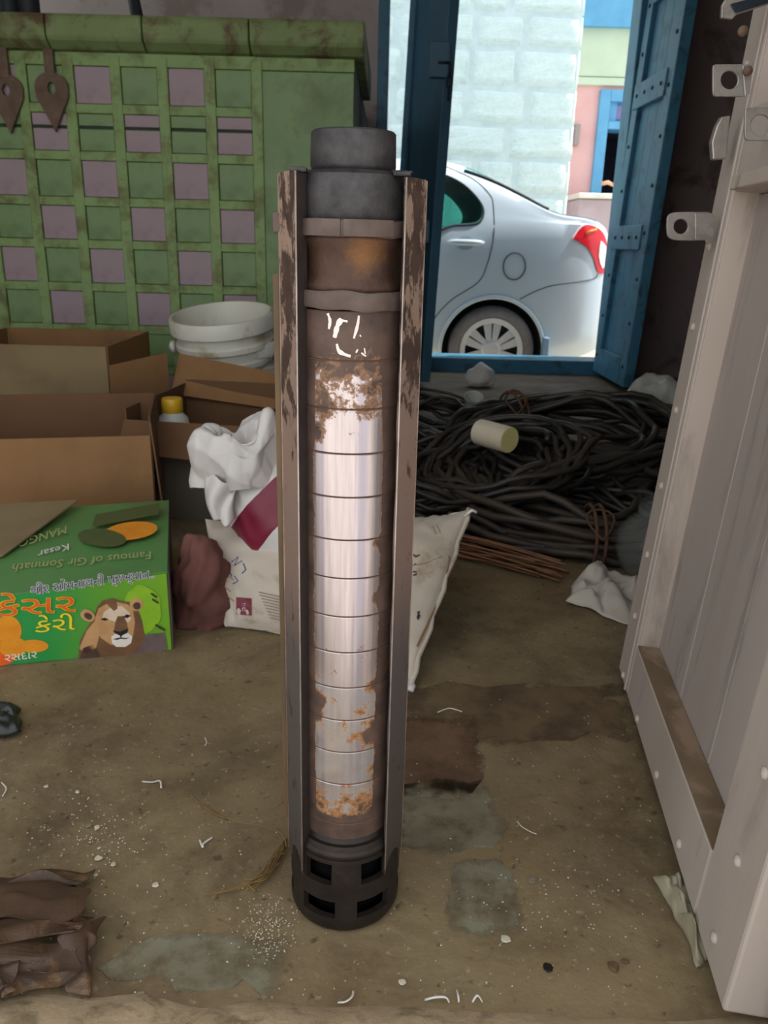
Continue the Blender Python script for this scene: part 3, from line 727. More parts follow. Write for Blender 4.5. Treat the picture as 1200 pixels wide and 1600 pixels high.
        q = MB(); line(q, pz([(811, 467), (835, 455), (862, 446), (900, 441), (930, 436), (937, 428)])); fin(q, 'bumper_seam', M['blackrub'], smooth=True)
        fx, fz = px(803, 416)
        q = MB(); q.tube([side(fx + .073 * cos(t), fz + .084 * sin(t), sg, .001) for t in [2 * pi * i / 32 for i in range(32)]], .004, 6, closed=True)
        if sg < 0: fin(q, 'fuel_door', M['blackrub'], smooth=True)
        # handle
        for hx, hz_ in (px(727, 380), (-.42, .70)):
            q = MB(); poly = [(hx + .058 * cos(t), hz_ + .042 * sin(t)) for t in [2 * pi * i / 20 for i in range(20)]]
            patch_(q, poly, sg, .002, 3); fin(q, 'handle_cup', mat('handle_cup_grey', (150, 164, 176), None, 5, .4) if 'hc' not in M else M['hc'], smooth=True)
            q = MB(); q.tube([side(hx - .12 + .24 * k / 8, hz_ + .004, sg, .012 + .022 * sin(pi * k / 8)) for k in range(9)], [.010, .017, .02, .02, .02, .02, .02, .017, .010], 8); fin(q, 'door_handle', M['carpaint'], smooth=True)
        # tail lamp
        tl = refine(pz([(893, 372), (904, 358), (914, 351), (932, 353), (948, 364), (956, 384), (958, 410), (950, 427), (937, 426), (930, 405), (917, 385)]), 2)
        q = MB(); patch_(q, tl, sg, .010); lamp = fin(q, 'tail_lamp', M['redlens'], smooth=True)
        q = MB(); patch_(q, refine(pz([(942, 376), (952, 385), (955, 410), (945, 420), (938, 400)]), 2), sg, .014); fin(q, 'tail_lamp_lens', M['clearlens'], parent=root, smooth=True)
        q = MB(); q.tube([side(*p, sg, .013) for p in pz([(916, 365), (924, 361), (935, 358)])], .008, 6); fin(q, 'indicator', M['orangelens'], smooth=True)
        q = MB(); line(q, pz([(893, 374), (904, 359), (914, 351)]), .006, 4, .008); fin(q, 'lamp_trim', M['clearlens'], smooth=True)
        # wheels
        for hx, hz_ in hubs:
            wm = Matrix.Translation((hx, sg * .80, hz_)) @ Matrix.Rotation(pi / 2 if sg < 0 else -pi / 2, 4, 'X')
            q = MB(); q.lathe([(.20, -.12), (.265, -.125), (.288, -.10), (.292, -.05), (.292, .0), (.286, .03), (.262, .045), (.225, .040), (.20, .02)], 48, M=wm, closed=True); ty = fin(q, 'tyre', M['rubber'], smooth=True)
            q = MB(); q.lathe([(.0, -.02), (.205, -.02), (.205, -.05), (.0, -.05)], 32, M=wm); fin(q, 'wheel_disc', M['wheelwell'], smooth=40)
            q = MB(); q.lathe([(.178, .030), (.212, .038), (.218, .022), (.180, .004)], 48, M=wm, closed=True)
            q.lathe([(0, .036), (.05, .034), (.07, .020), (.07, -.01)], 24, M=wm)
            for s5 in range(6):
                a = 2 * pi * s5 / 6 + pi / 2; d = V((cos(a), sin(a), 0)); t = V((-sin(a), cos(a), 0))
                for sp in (-1, 1):
                    o1 = t * (.012 + .012 * sp); 
                    q.prism([wm @ (d * .05 + t * (sp * .018 - .016)), wm @ (d * .05 + t * (sp * .018 + .016)), wm @ (d * .19 + t * (sp * .036 + .030)), wm @ (d * .19 + t * (sp * .036 - .030))], wm.to_3x3() @ V((0, 0, .022)))
            fin(q, 'hubcap', M['hubcap'], bevel=.0, smooth=30)
            q = MB(); q.lathe([(.337, -.29 if sg < 0 else -.29), (.337, -.02)], 40, M=wm, a0=-.2, a1=pi + .2) if sg > 0 else q.lathe([(.337, -.29), (.337, -.02)], 40, M=wm, a0=-.2, a1=pi + .2)
        # arch lip and mud flap
        for hx, hz_ in hubs:
            q = MB(); q.tube([side(hx + .350 * cos(t), hz_ + .350 * sin(t), sg, -.002) for t in [radians(-12) + radians(204) * i / 30 for i in range(31)]], .014, 6); fin(q, 'arch_lip', M['carpaint'], smooth=True)
        mx_, mz_ = px(852, 535)
        q = MB(); q.box(hubs[0][0] + .335, hubs[0][0] + .375, sg * .83 - .09, sg * .83 + .01, -.16, .14); fin(q, 'mud_flap', mat('bluish_mud_flap', (120, 150, 176), None, 5, .5) if sg < 0 else M['blackrub'], bevel=.008)
    # rear window and its seals
    def topz(x, y):
        h = bvh.ray_cast(V((x, y, 3)), V((0, 0, -1))); return h[0]
    for sg in (-1, 1):
        q = MB(); pts = []
        for k in range(13):
            x = .47 + .56 * k / 12; z_ = smooth_interp(top, x); y = sg * (.60 + .10 * k / 12)
            p = topz(x, y)
            if p is not None: pts.append(p + V((0, 0, .006)))
        q.tube(pts, .012, 6)
        fin(q, 'rear_window_seal', M['blackrub'], smooth=True)
    q = MB(); q.grid(lambda a, b: (topz(.49 + .52 * a, (-.585 + 1.17 * b) * (1 + .14 * a)) + V((0, 0, .004))), 12, 12); fin(q, 'rear_window', M['carglass'], smooth=True)
    q = MB(); q.grid(lambda a, b: (topz(-1.12 + .74 * a, (-.60 + 1.2 * b) * (1 - .06 * a)) + V((0, 0, .004))), 12, 12); fin(q, 'windscreen', M['carglass'], smooth=True)
    # trunk lid cut line
    q = MB(); pts = [topz(1.045 + .0 * k, -.70 + 1.4 * k / 14) for k in range(15)]; q.tube([p + V((0, 0, .001)) for p in pts if p], .004, 5)
    q.tube([p + V((0, 0, .001)) for p in [topz(1.05 + .30 * k / 8, -.70 + .02 * k / 8) for k in range(9)] if p], .004, 5); fin(q, 'boot_seam', M['blackrub'], smooth=True)
    # seats seen through the glass
    q = MB()
    for y in (-.4, .4):
        q = MB(); q.box(-.05, .12, y - .12, y + .12, .80, .98); fin(q, 'headrest', M['interior'], bevel=.04)
build_car()

#OBJECTS
# ---------------------------------------------------------------- the pump
def build_pump():
    px0, py0 = -0.034, 0.742
    root = thing('submersible_pump', 'tall rusty steel submersible pump standing upright in the middle of the floor', 'pump', (px0, py0, 0))
    def P(q, name, m_, **k):
        o = q.obj(name, m_, None, **k); o.parent = root; return o
    # foot strainer: shell with two rows of windows
    R, T = .0615, .007; NA = 96; per = 16                 # 6 windows per row
    zl = [0.0, .004, .010, .0215, .030, .044, .056, .066, .078, .092, .101, .112]
    def rad(z): return R - (.006 if z < .003 else .002 if z < .008 else 0) - (.0 if z < .09 else .0015 if z < .105 else .006)
    def open_(i, j):
        k = i % per
        zc = (zl[j] + zl[j + 1]) / 2
        if 3 <= k < 13 and .021 < zc < .045: return True
        if 4 <= k < 12 and .066 < zc < .092: return True
        return False
    q = MB(); vs = []; nz_ = len(zl); off = -pi / 2 + radians(4)
    for sh in (0, 1):
        for j, z in enumerate(zl):
            for i in range(NA):
                a = 2 * pi * i / NA + off; r_ = rad(z) - sh * T
                vs.append((r_ * cos(a), r_ * sin(a), z))
    def vi(sh, j, i): return sh * nz_ * NA + j * NA + i % NA
    fs = []
    def solid(i, j): return 0 <= j < nz_ - 1 and not open_(i % NA, j)
    for j in range(nz_ - 1):
        for i in range(NA):
            if not solid(i, j): continue
            fs.append((vi(0, j, i), vi(0, j, i + 1), vi(0, j + 1, i + 1), vi(0, j + 1, i)))
            fs.append((vi(1, j, i), vi(1, j + 1, i), vi(1, j + 1, i + 1), vi(1, j, i + 1)))
            if not solid(i - 1, j): fs.append((vi(0, j, i), vi(0, j + 1, i), vi(1, j + 1, i), vi(1, j, i)))
            if not solid(i + 1, j): fs.append((vi(0, j, i + 1), vi(1, j, i + 1), vi(1, j + 1, i + 1), vi(0, j + 1, i + 1)))
            if not solid(i, j - 1): fs.append((vi(0, j, i), vi(1, j, i), vi(1, j, i + 1), vi(0, j, i + 1)))
            if not solid(i, j + 1): fs.append((vi(0, j + 1, i), vi(0, j + 1, i + 1), vi(1, j + 1, i + 1), vi(1, j + 1, i)))
    q.add(vs, fs); P(q, 'strainer', M['castblack'], smooth=35)
    q = MB(); q.lathe([(.046, .004), (.046, .10)], 32); P(q, 'inner_core', M['hole'], smooth=True)
    q = MB(); q.lathe([(.0605, .098), (.0600, .104), (.056, .108), (.0512, .112), (.0508, .1185), (.040, .119)], 64); P(q, 'strainer_collar', M['castblack'], smooth=True)
    q = MB(); q.lathe([(.045, .12), (.045, .75)], 40); P(q, 'core', M['hole'], smooth=True)
    # stage bowls
    seams = [.111, .1385, .1876, .2264, .264, .3012, .3402, .3786, .4184, .4569, .4984, .5391, .5794, .6216, .664]
    RB = .0505
    for a, b in zip(seams, seams[1:]):
        g = .0007
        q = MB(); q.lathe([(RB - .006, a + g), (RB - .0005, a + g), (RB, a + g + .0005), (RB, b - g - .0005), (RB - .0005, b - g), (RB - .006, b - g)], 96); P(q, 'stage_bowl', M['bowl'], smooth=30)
    for a in seams[1:-1]:
        q = MB(); q.lathe([(RB - .006, a - .0012), (RB - .0007, a - .0012), (RB - .0007, a + .0012), (RB - .006, a + .0012)], 64); P(q, 'joint_ring', M['seam'], smooth=30)
    # clamps, discharge head
    def clamp(za, zb, r_, lug):
        q = MB(); q.lathe([(.046, za), (r_, za), (r_ + .001, za + .002), (r_ + .001, zb - .002), (r_, zb), (.046, zb)], 64)
        o = P(q, 'clamp_band', M['clamp'], smooth=30)
        displace(o.data, lambda p, n: p * (1 + .004 * nz(p, 40, lug)) if p.xy.length > .05 else p)
        return o
    clamp(.664, .679, .0535, 1); c2 = clamp(.7225, .7365, .0530, 2)
    q = MB(); q.lathe([(.046, .676), (.0495, .678), (.0495, .684), (.0455, .690), (.0455, .712), (.0495, .719), (.0495, .724), (.045, .726)], 64); P(q, 'neck_casting', M['castrust'], smooth=True)
    q = MB(); q.lathe([(.040, .734), (.0475, .735), (.049, .740), (.049, .764), (.0475, .7715), (.043, .7745), (.036, .7755)], 64); P(q, 'discharge_head', M['castgrey'], smooth=40)
    q = MB(); q.lathe([(.024, .700), (.024, .806), (.0345, .8065), (.036, .805), (.0365, .79), (.0365, .779), (.0355, .7765), (.033, .7735), (.030, .772)], 64)
    o = P(q, 'outlet_collar', M['castgrey'], smooth=40)
    displace(o.data, lambda p, n: V((p.x * (1 + .008 * nz(p, 90, 3)), p.y * (1 + .008 * nz(p, 90, 3)), p.z)) if p.xy.length > .034 else p)
    # clip with a square end at the clamp gap
    q = MB()
    for a0_, a1_ in ((-140, -98), (-95, -50)):
        q.lathe([(.052, .7232), (.0555, .7232), (.0555, .7362), (.052, .7362)], 12, a0=radians(a0_), a1=radians(a1_), closed=True)
    P(q, 'clamp_strap', M['clamp'], smooth=30)
    # rails: chord plate + inner side wall, from foot to head
    def rail(a_in, a_out, z0, z1, a_web, m_=M['rail']):
        ro, ri, th = .0640, .0500, .0045
        def pt(r_, a): return V((r_ * sin(a), -r_ * cos(a), 0))
        A, B = pt(ro, a_in), pt(ro, a_out)
        nrm = ((A + B) / 2).normalized(); tt = (B - A).normalized()
        Ai = pt(ri, a_web)
        poly = [A, B, B - nrm * th, A - nrm * th + tt * th, Ai + tt * th, Ai]
        q = MB(); NZ = 24
        poly = poly[:4]; n = len(poly); vs = []; fs = []
        for k in range(NZ + 1):
            z = z0 + (z1 - z0) * k / NZ
            wob = V((.0005 * sin(k * 1.7 + a_in * 9), 0, 0)); sc = 1.0 if k else .97
            vs += [V((p.x * sc + wob.x, p.y * sc, z)) for p in poly]
        for k in range(NZ):
            for i in range(n): fs.append((k * n + i, k * n + (i + 1) % n, (k + 1) * n + (i + 1) % n, (k + 1) * n + i))
        fs += [list(range(n))[::-1], [NZ * n + i for i in range(n)]]
        q.add(vs, fs)
        o = P(q, 'side_rail', m_, bevel=.0008)
        q = MB(); q.tube([V((A.x, A.y, z0 + .01)) - tt * .0002, V((A.x, A.y, z1 - .001)) - tt * .0002], .0009, 6); e = P(q, 'worn_edge', M['edge'], smooth=True)
        e.parent = o
        q = MB(); q.tube([V((B.x, B.y, z0 + .01)) - nrm * .0002, V((B.x, B.y, z1 - .001)) - nrm * .0002], .0008, 6); e = P(q, 'worn_edge', M['rail_edge'], smooth=True); e.parent = o
        q = MB(); A2 = A - nrm * .0012 + tt * .0002
        q.prism([V((p.x, p.y, z0 + .006)) for p in (A2, A2 + tt * .003, Ai + tt * .003, Ai)], (0, 0, z1 - z0 - .008)); e = P(q, 'inner_web', M['web_dark']); e.parent = o
        return o
    d = radians
    rail(d(-44), d(-80), .062, .773, d(-47)); rail(d(45), d(81), .066, .770, d(61))
    rail(d(-136), d(-104), .062, .770, d(-136)); rail(d(136), d(104), .062, .768, d(136))
    # cable guard strip on the left side
    q = MB(); q.lathe([(.056, .11), (.0690, .11), (.0700, .690), (.056, .692)], 8, a0=radians(-90 - 98), a1=radians(-90 - 84), closed=True)
    P(q, 'cable_guard', M['guard'], smooth=30)
    q = MB(); q.box(-.0685, -.058, -.012, .008, .724, .742); P(q, 'clamp_lug', M['clamp'], bevel=.002)
    q = MB(); q.box(-.0500, -.0360, -.040, -.028, .7715, .7755); P(q, 'weld_tab', M['castgrey'], bevel=.0015)
    q = MB(); q.box(.034, .049, -.036, -.024, .7705, .7745); P(q, 'weld_tab', M['castgrey'], bevel=.0015)
    q = MB()
    for k in range(5):
        q.lathe([(.0035 - .0003 * k, 0), (.0030, .0015), (0, .002)], 8, M=Matrix.Translation((.036 + .003 * k, -.032 + .001 * k, .7735)))
    P(q, 'weld_bead', M['castgrey'], smooth=True)
    # scraped bright marks on the top bowl
    def on(x, z, r_=RB + .0004): return V((x, -sqrt(r_ * r_ - x * x), z))
    q = MB()
    def stroke(pts, w0):
        pts = catmull([V((a, 0, b)) for a, b in pts], 5)
        vs = []
        for i, p in enumerate(pts):
            t = (pts[min(i + 1, len(pts) - 1)] - pts[max(i - 1, 0)]).normalized(); s = V((-t.z, 0, t.x)) * w0 * (.6 + .5 * nz(p, 300, 2) + .3 * sin(pi * i / len(pts)))
            vs += [on(p.x + s.x, p.z + s.z), on(p.x - s.x, p.z - s.z)]
        q.add(vs, [(2 * i, 2 * i + 1, 2 * i + 3, 2 * i + 2) for i in range(len(pts) - 1)])
    stroke([(.0085, .660), (.0075, .652), (.0045, .641)], .0014)
    stroke([(-.006, .657), (-.0095, .651), (-.012, .641)], .0022); stroke([(-.0085, .656), (-.001, .655)], .0013)
    stroke([(-.010, .636), (-.008, .630), (-.002, .627), (.002, .626)], .0017)
    stroke([(.008, .632), (.0065, .629)], .001); stroke([(.011, .629), (.015, .626)], .0009); stroke([(.0135, .633), (.0145, .628)], .0007)
    stroke([(-.018, .661), (-.016, .655), (-.017, .648)], .0016); stroke([(.0095, .643), (.0105, .6435)], .001)
    P(q, 'bright_scratch', M['scratch'])
    return root
pump = build_pump()

# ---------------------------------------------------------------- tiled grain store
def build_store():
    Y = 3.30
    root = thing('grain_store', 'green and mauve tiled grain store with a moulded cornice against the back wall', 'grain store', (-1.1, Y, 0))
    bx(root, 'body', M['store_dark'], (-2.14, -.150, Y + .006, WB0 - .01, 0, 1.35))
    x0, p = -1.376, .1733
    strips = [x0 + p * k for k in range(-4, 6)]
    zs = [1.318, 1.160, .998, .836, .680, .518, .356, .194, .03]
    sw_, sh_ = .020, .016
    for k in range(-4, 6):
        q = MB(); x = x0 + p * k
        q.grid(lambda a, b: V((x - sw_ + 2 * sw_ * a, Y - .012, 1.33 * b)), 2, 40)
        q = MB(); n = 30
        for i in range(n):
            pass
        q.box(x - sw_, x + sw_, Y - .014, Y + .01, 0.0, 1.335); part(q, 'upright_strip', M['strip'], root, bevel=.003)
    for i, z in enumerate(zs):
        q = MB(); q.box(-2.14, x0 + p * 5, Y - .010, Y + .01, z - sh_, z + sh_ + (.012 if i == 0 else 0)); part(q, 'cross_strip', M['strip'], root, bevel=.003)
    q = MB(); q.box(x0 + p * 5, -.150, Y - .010, Y + .01, 1.302, 1.345); part(q, 'cross_strip', M['strip'], root, bevel=.003)
    cache = {}
    def panel(w_, h, m_):
        key = (round(w_, 4), round(h, 4), m_.name)
        if key not in cache:
            q = MB(); q.box(-w_ / 2, w_ / 2, -.005, .004, -h / 2, h / 2); cache[key] = q.mesh('tile', m_, bevel=.002, seg=1)
        return cache[key]
    rnd = random.Random(8)
    for c in range(-4, 5):
        for i in range(len(zs) - 1):
            m_ = M['purple_panel'] if (c + i + 1) % 2 == 0 else M['green_panel']
            zt, zb = zs[i] - sh_, zs[i + 1] + sh_; xa, xb = x0 + p * c + sw_, x0 + p * (c + 1) - sw_
            segs = [(zb, zt)] if i != 1 else [(zb, 1.092), (1.100, zt)]
            for za, zc in segs:
                o = bpy.data.objects.new('tile', panel(xb - xa - .003, zc - za - .003, m_)); COL.objects.link(o)
                o.parent = root; o.location = ((xa + xb) / 2 + 1.1, rnd.uniform(-.0015, .0015), (za + zc) / 2)
    q = MB(); q.box(x0 + p * 5 + .001, -.152, Y - .005, Y + .004, .03, 1.300); part(q, 'tile', M['green_panel'], root, bevel=.002)
    # cornice in lengths
    for a, b in ((-2.16, -1.56), (-1.56, -1.25), (-1.25, -.905), (-.905, -.525), (-.525, -.112)):
        q = MB()
        pr = [(0, 1.345), (-.03, 1.350), (-.062, 1.372), (-.070, 1.385), (-.070, 1.440), (-.060, 1.456), (-.03, 1.462), (.9, 1.462), (.9, 1.345)]
        q.prism([V((a + .002, Y + y, z)) for y, z in pr], (b - a - .004, 0, 0)); part(q, 'cornice', M['cornice'], root, bevel=.006)
    # rusty drop-shaped hasps hanging from the cornice edge
    for xx, dz in ((-1.262, 0), (-1.43, -.01)):
        q = MB(); loop = []
        for k in range(28):
            t = 2 * pi * k / 28; loop.append((.062 * cos(t) * (1 if sin(t) > -.2 else max(.18, 1 + (sin(t) + .2) * 1.05)), .05 * sin(t) if sin(t) > 0 else .15 * sin(t)))
        outer = [V((xx + a, Y - .030, 1.225 + dz + b)) for a, b in loop]
        inner = [V((xx + .014 * cos(2 * pi * k / 28), Y - .030, 1.222 + dz + .020 * sin(2 * pi * k / 28))) for k in range(28)]
        n = 28; vs = outer + inner + [p_ + V((0, .012, 0)) for p_ in outer + inner]
        fs = []
        for k in range(n):
            k2 = (k + 1) % n
            fs += [(k, k2, n + k2, n + k), (2 * n + k, 3 * n + k, 3 * n + k2, 2 * n + k2), (k, 2 * n + k, 2 * n + k2, k2), (n + k, n + k2, 3 * n + k2, 3 * n + k)]
        q.add(vs, fs); q.box(xx - .018, xx + .018, Y - .032, Y - .016, 1.26 + dz, 1.35)
        part(q, 'hasp', M['rust'], root, bevel=.002)
build_store()
# things lying on top of the store
q = MB(); a = at(203, -30, 3.9); b = at(217, 22, 3.55); q.tube([a + V((-.05, .3, .12)), a, V((b.x, b.y, 1.478))], .024, 10)
tag(q.obj('black_pipe', M['blackrub'], smooth=True), 'black pipe leaning on top of the green cornice', 'pipe')
for px_, nm, lb in ((14, 'black_can', 'black can at the far left on top of the cornice'), (45, 'black_can', 'black can on the cornice, second from the left')):
    q = MB(); c = at(px_, 10, 3.5); q.lathe([(.036, 1.4625), (.04, 1.468), (.04, 1.60), (.03, 1.62), (.0, 1.62)], 20, M=Matrix.Translation((c.x, 3.5, 0)))
    tag(q.obj(nm, M['blackrub'], smooth=40), lb, 'can', 'cans on the grain store')

# ---------------------------------------------------------------- cartons
def panel_part(root, name, m_, a, b, c, d, th=.004):
    """cardboard sheet over four corner points, given thickness"""
    a, b, c, d = map(V, (a, b, c, d)); n = (b - a).cross(d - a).normalized() * th
    q = MB()
    NU, NV = 8, 5
    def S_(u, v):
        p = a.lerp(b, u).lerp(d.lerp(c, u), v)
        return p + n * (.5 * nz(p, 6, 3) * min(u, 1 - u, v, 1 - v) * 4)
    vs = [S_(i / NU, j / NV) for j in range(NV + 1) for i in range(NU + 1)]; k = len(vs); vs += [p + n for p in vs]
    fs = []
    W = NU + 1
    for j in range(NV):
        for i in range(NU):
            o = j * W + i; fs += [(o, o + W, o + W + 1, o + 1), (k + o, k + o + 1, k + o + W + 1, k + o + W)]
    for i in range(NU): fs += [(i, i + 1, k + i + 1, k + i), (NV * W + i, k + NV * W + i, k + NV * W + i + 1, NV * W + i + 1)]
    for j in range(NV): fs += [(j * W, k + j * W, k + (j + 1) * W, (j + 1) * W), (j * W + NU, (j + 1) * W + NU, k + (j + 1) * W + NU, k + j * W + NU)]
    q.add(vs, fs)
    return part(q, name, m_, root, smooth=30)
def carton(label, x0, x1, y0, y1, h, m_out, m_in, yaw=0.0, name='carton', heights=None, group=None):
    c = V(((x0 + x1) / 2, (y0 + y1) / 2, 0)); rz = Matrix.Rotation(yaw, 3, 'Z')
    root = thing(name, label, 'box', c, group)
    hf, hr, hb, hl = heights or (h,) * 4
    def g(x, y, z): return c + rz @ (V((x, y, 0)) - c) + V((0, 0, z))
    t = .005
    panel_part(root, 'front_wall', m_out, g(x0, y0, 0), g(x1, y0, 0), g(x1, y0, hf), g(x0, y0, hf))
    panel_part(root, 'side_wall', m_in, g(x1 - .001, y0 + t, 0), g(x1 - .001, y1 - t, 0), g(x1 - .001, y1 - t, hr), g(x1 - .001, y0 + t, hr))
    panel_part(root, 'back_wall', m_in, g(x1, y1, 0), g(x0, y1, 0), g(x0, y1, hb), g(x1, y1, hb))
    panel_part(root, 'side_wall', m_in, g(x0 + .001, y1 - t, 0), g(x0 + .001, y0 + t, 0), g(x0 + .001, y0 + t, hl), g(x0 + .001, y1 - t, hl))
    panel_part(root, 'base', m_in, g(x0 + t, y0 + t, .002), g(x1 - t, y0 + t, .002), g(x1 - t, y1 - t, .002), g(x0 + t, y1 - t, .002))
    return root, g
# rear left, pale
r, g = carton('pale tan open carton against the tiled store, furthest back on the left', -1.34, -.845, 2.42, 2.86, .40, M['carton_pale'], M['carton'])
# front left
r, g = carton('brown open carton standing behind the green printed mango box', -1.09, -.59, 1.80, 2.10, .29, M['carton'], M['carton_dark'], yaw=radians(13), heights=(.268, .315, .315, .3))
panel_part(r, 'flap', M['carton_dark'], g(-.586, 1.80, .30), g(-.586, 2.09, .315), g(-.572, 2.09, .10), g(-.570, 1.79, .10))
# centre
r, g = carton('brown open carton with raised flaps in front of the white buckets', -.655, -.22, 2.02, 2.44, .29, M['carton_grey'], M['carton_dark'], yaw=radians(-8), heights=(.26, .29, .30, .29))
panel_part(r, 'flap', M['carton'], at(268, 616, 2.45), at(446, 642, 2.41), at(446, 586, 2.48), at(281, 553, 2.52))
panel_part(r, 'flap', M['carton'], at(176, 655, 2.34), at(265, 622, 2.46), at(260, 551, 2.44), at(171, 571, 2.32))
panel_part(r, 'flap', M['carton_dark'], g(-.22, 2.015, .262), g(-.655, 2.015, .262), g(-.65, 1.955, .19), g(-.23, 1.955, .17))
# bottle in the carton
bc = at(270, 650, 2.16)
r = thing('bottle', 'small white bottle with a yellow cap standing in the centre carton', 'bottle', (bc.x, 2.16, .008))
q = MB(); q.lathe([(.0, 0), (.040, 0), (.044, .01), (.044, .215), (.041, .238), (.027, .252), (.025, .26)], 28); o = q.obj('bottle_body', M['white_plastic'], r, smooth=40)
q = MB(); q.lathe([(.0270, .254), (.0285, .257), (.0285, .289), (.026, .293), (0, .293)], 28); q.obj('cap', M['yellow'], r, smooth=40)
# buckets, one in the other
bx_, by_ = -.545, 2.86
def bucket(z0, h, lab, extra):
    r = thing('bucket', lab, 'bucket', (bx_, by_, z0), 'white buckets by the store')
    r1, r0 = .166, .138
    rr = lambda z: r0 + (r1 - r0) * z / h
    prof = [(0, 0), (r0, 0), (rr(h - .17), h - .17)]
    for zz in (h - .165, h - .11): prof += [(rr(zz), zz), (rr(zz) + .010, zz + .004), (rr(zz) + .010, zz + .020), (rr(zz), zz + .024)]
    prof += [(rr(h - .055), h - .055), (r1 + .012, h - .050), (r1 + .013, h - .008), (r1 + .008, h), (r1 + .001, h), (r1 - .003, h - .01), (r0 - .004, .012), (0, .012)]
    q = MB(); q.lathe(prof, 56); q.obj('pail', M['pail'], r, smooth=40)
    q = MB(); t0 = radians(200); pts = []
    for k in range(25):
        t = radians(-190) + radians(200) * k / 24; pts.append(V(((r1 + .016) * cos(t), (r1 + .016) * sin(t), h - .09 - .10 * sin(pi * k / 24))))
    q.tube(pts, .0022, 6); q.obj('wire_handle', M['zinc'], r, smooth=True)
    q = MB(); q.lathe([(.02, 0), (.02, .012), (.012, .018), (0, .018)], 12, M=Matrix.Translation((-(r1 + .005) * cos(radians(10)), -(r1 + .005) * sin(radians(10)), h - .10)) @ Matrix.Rotation(-pi / 2, 4, 'Y')); q.obj('handle_lug', M['pail'], r, smooth=True)
    return r
bucket(.0, .385, 'soiled white bucket holding a second bucket beside the tiled store', 0)
b2_ = bucket(.085, .395, 'white open bucket nested in the lower one beside the tiled store', 0)
b2_.rotation_euler = (radians(9), radians(-4), 0)

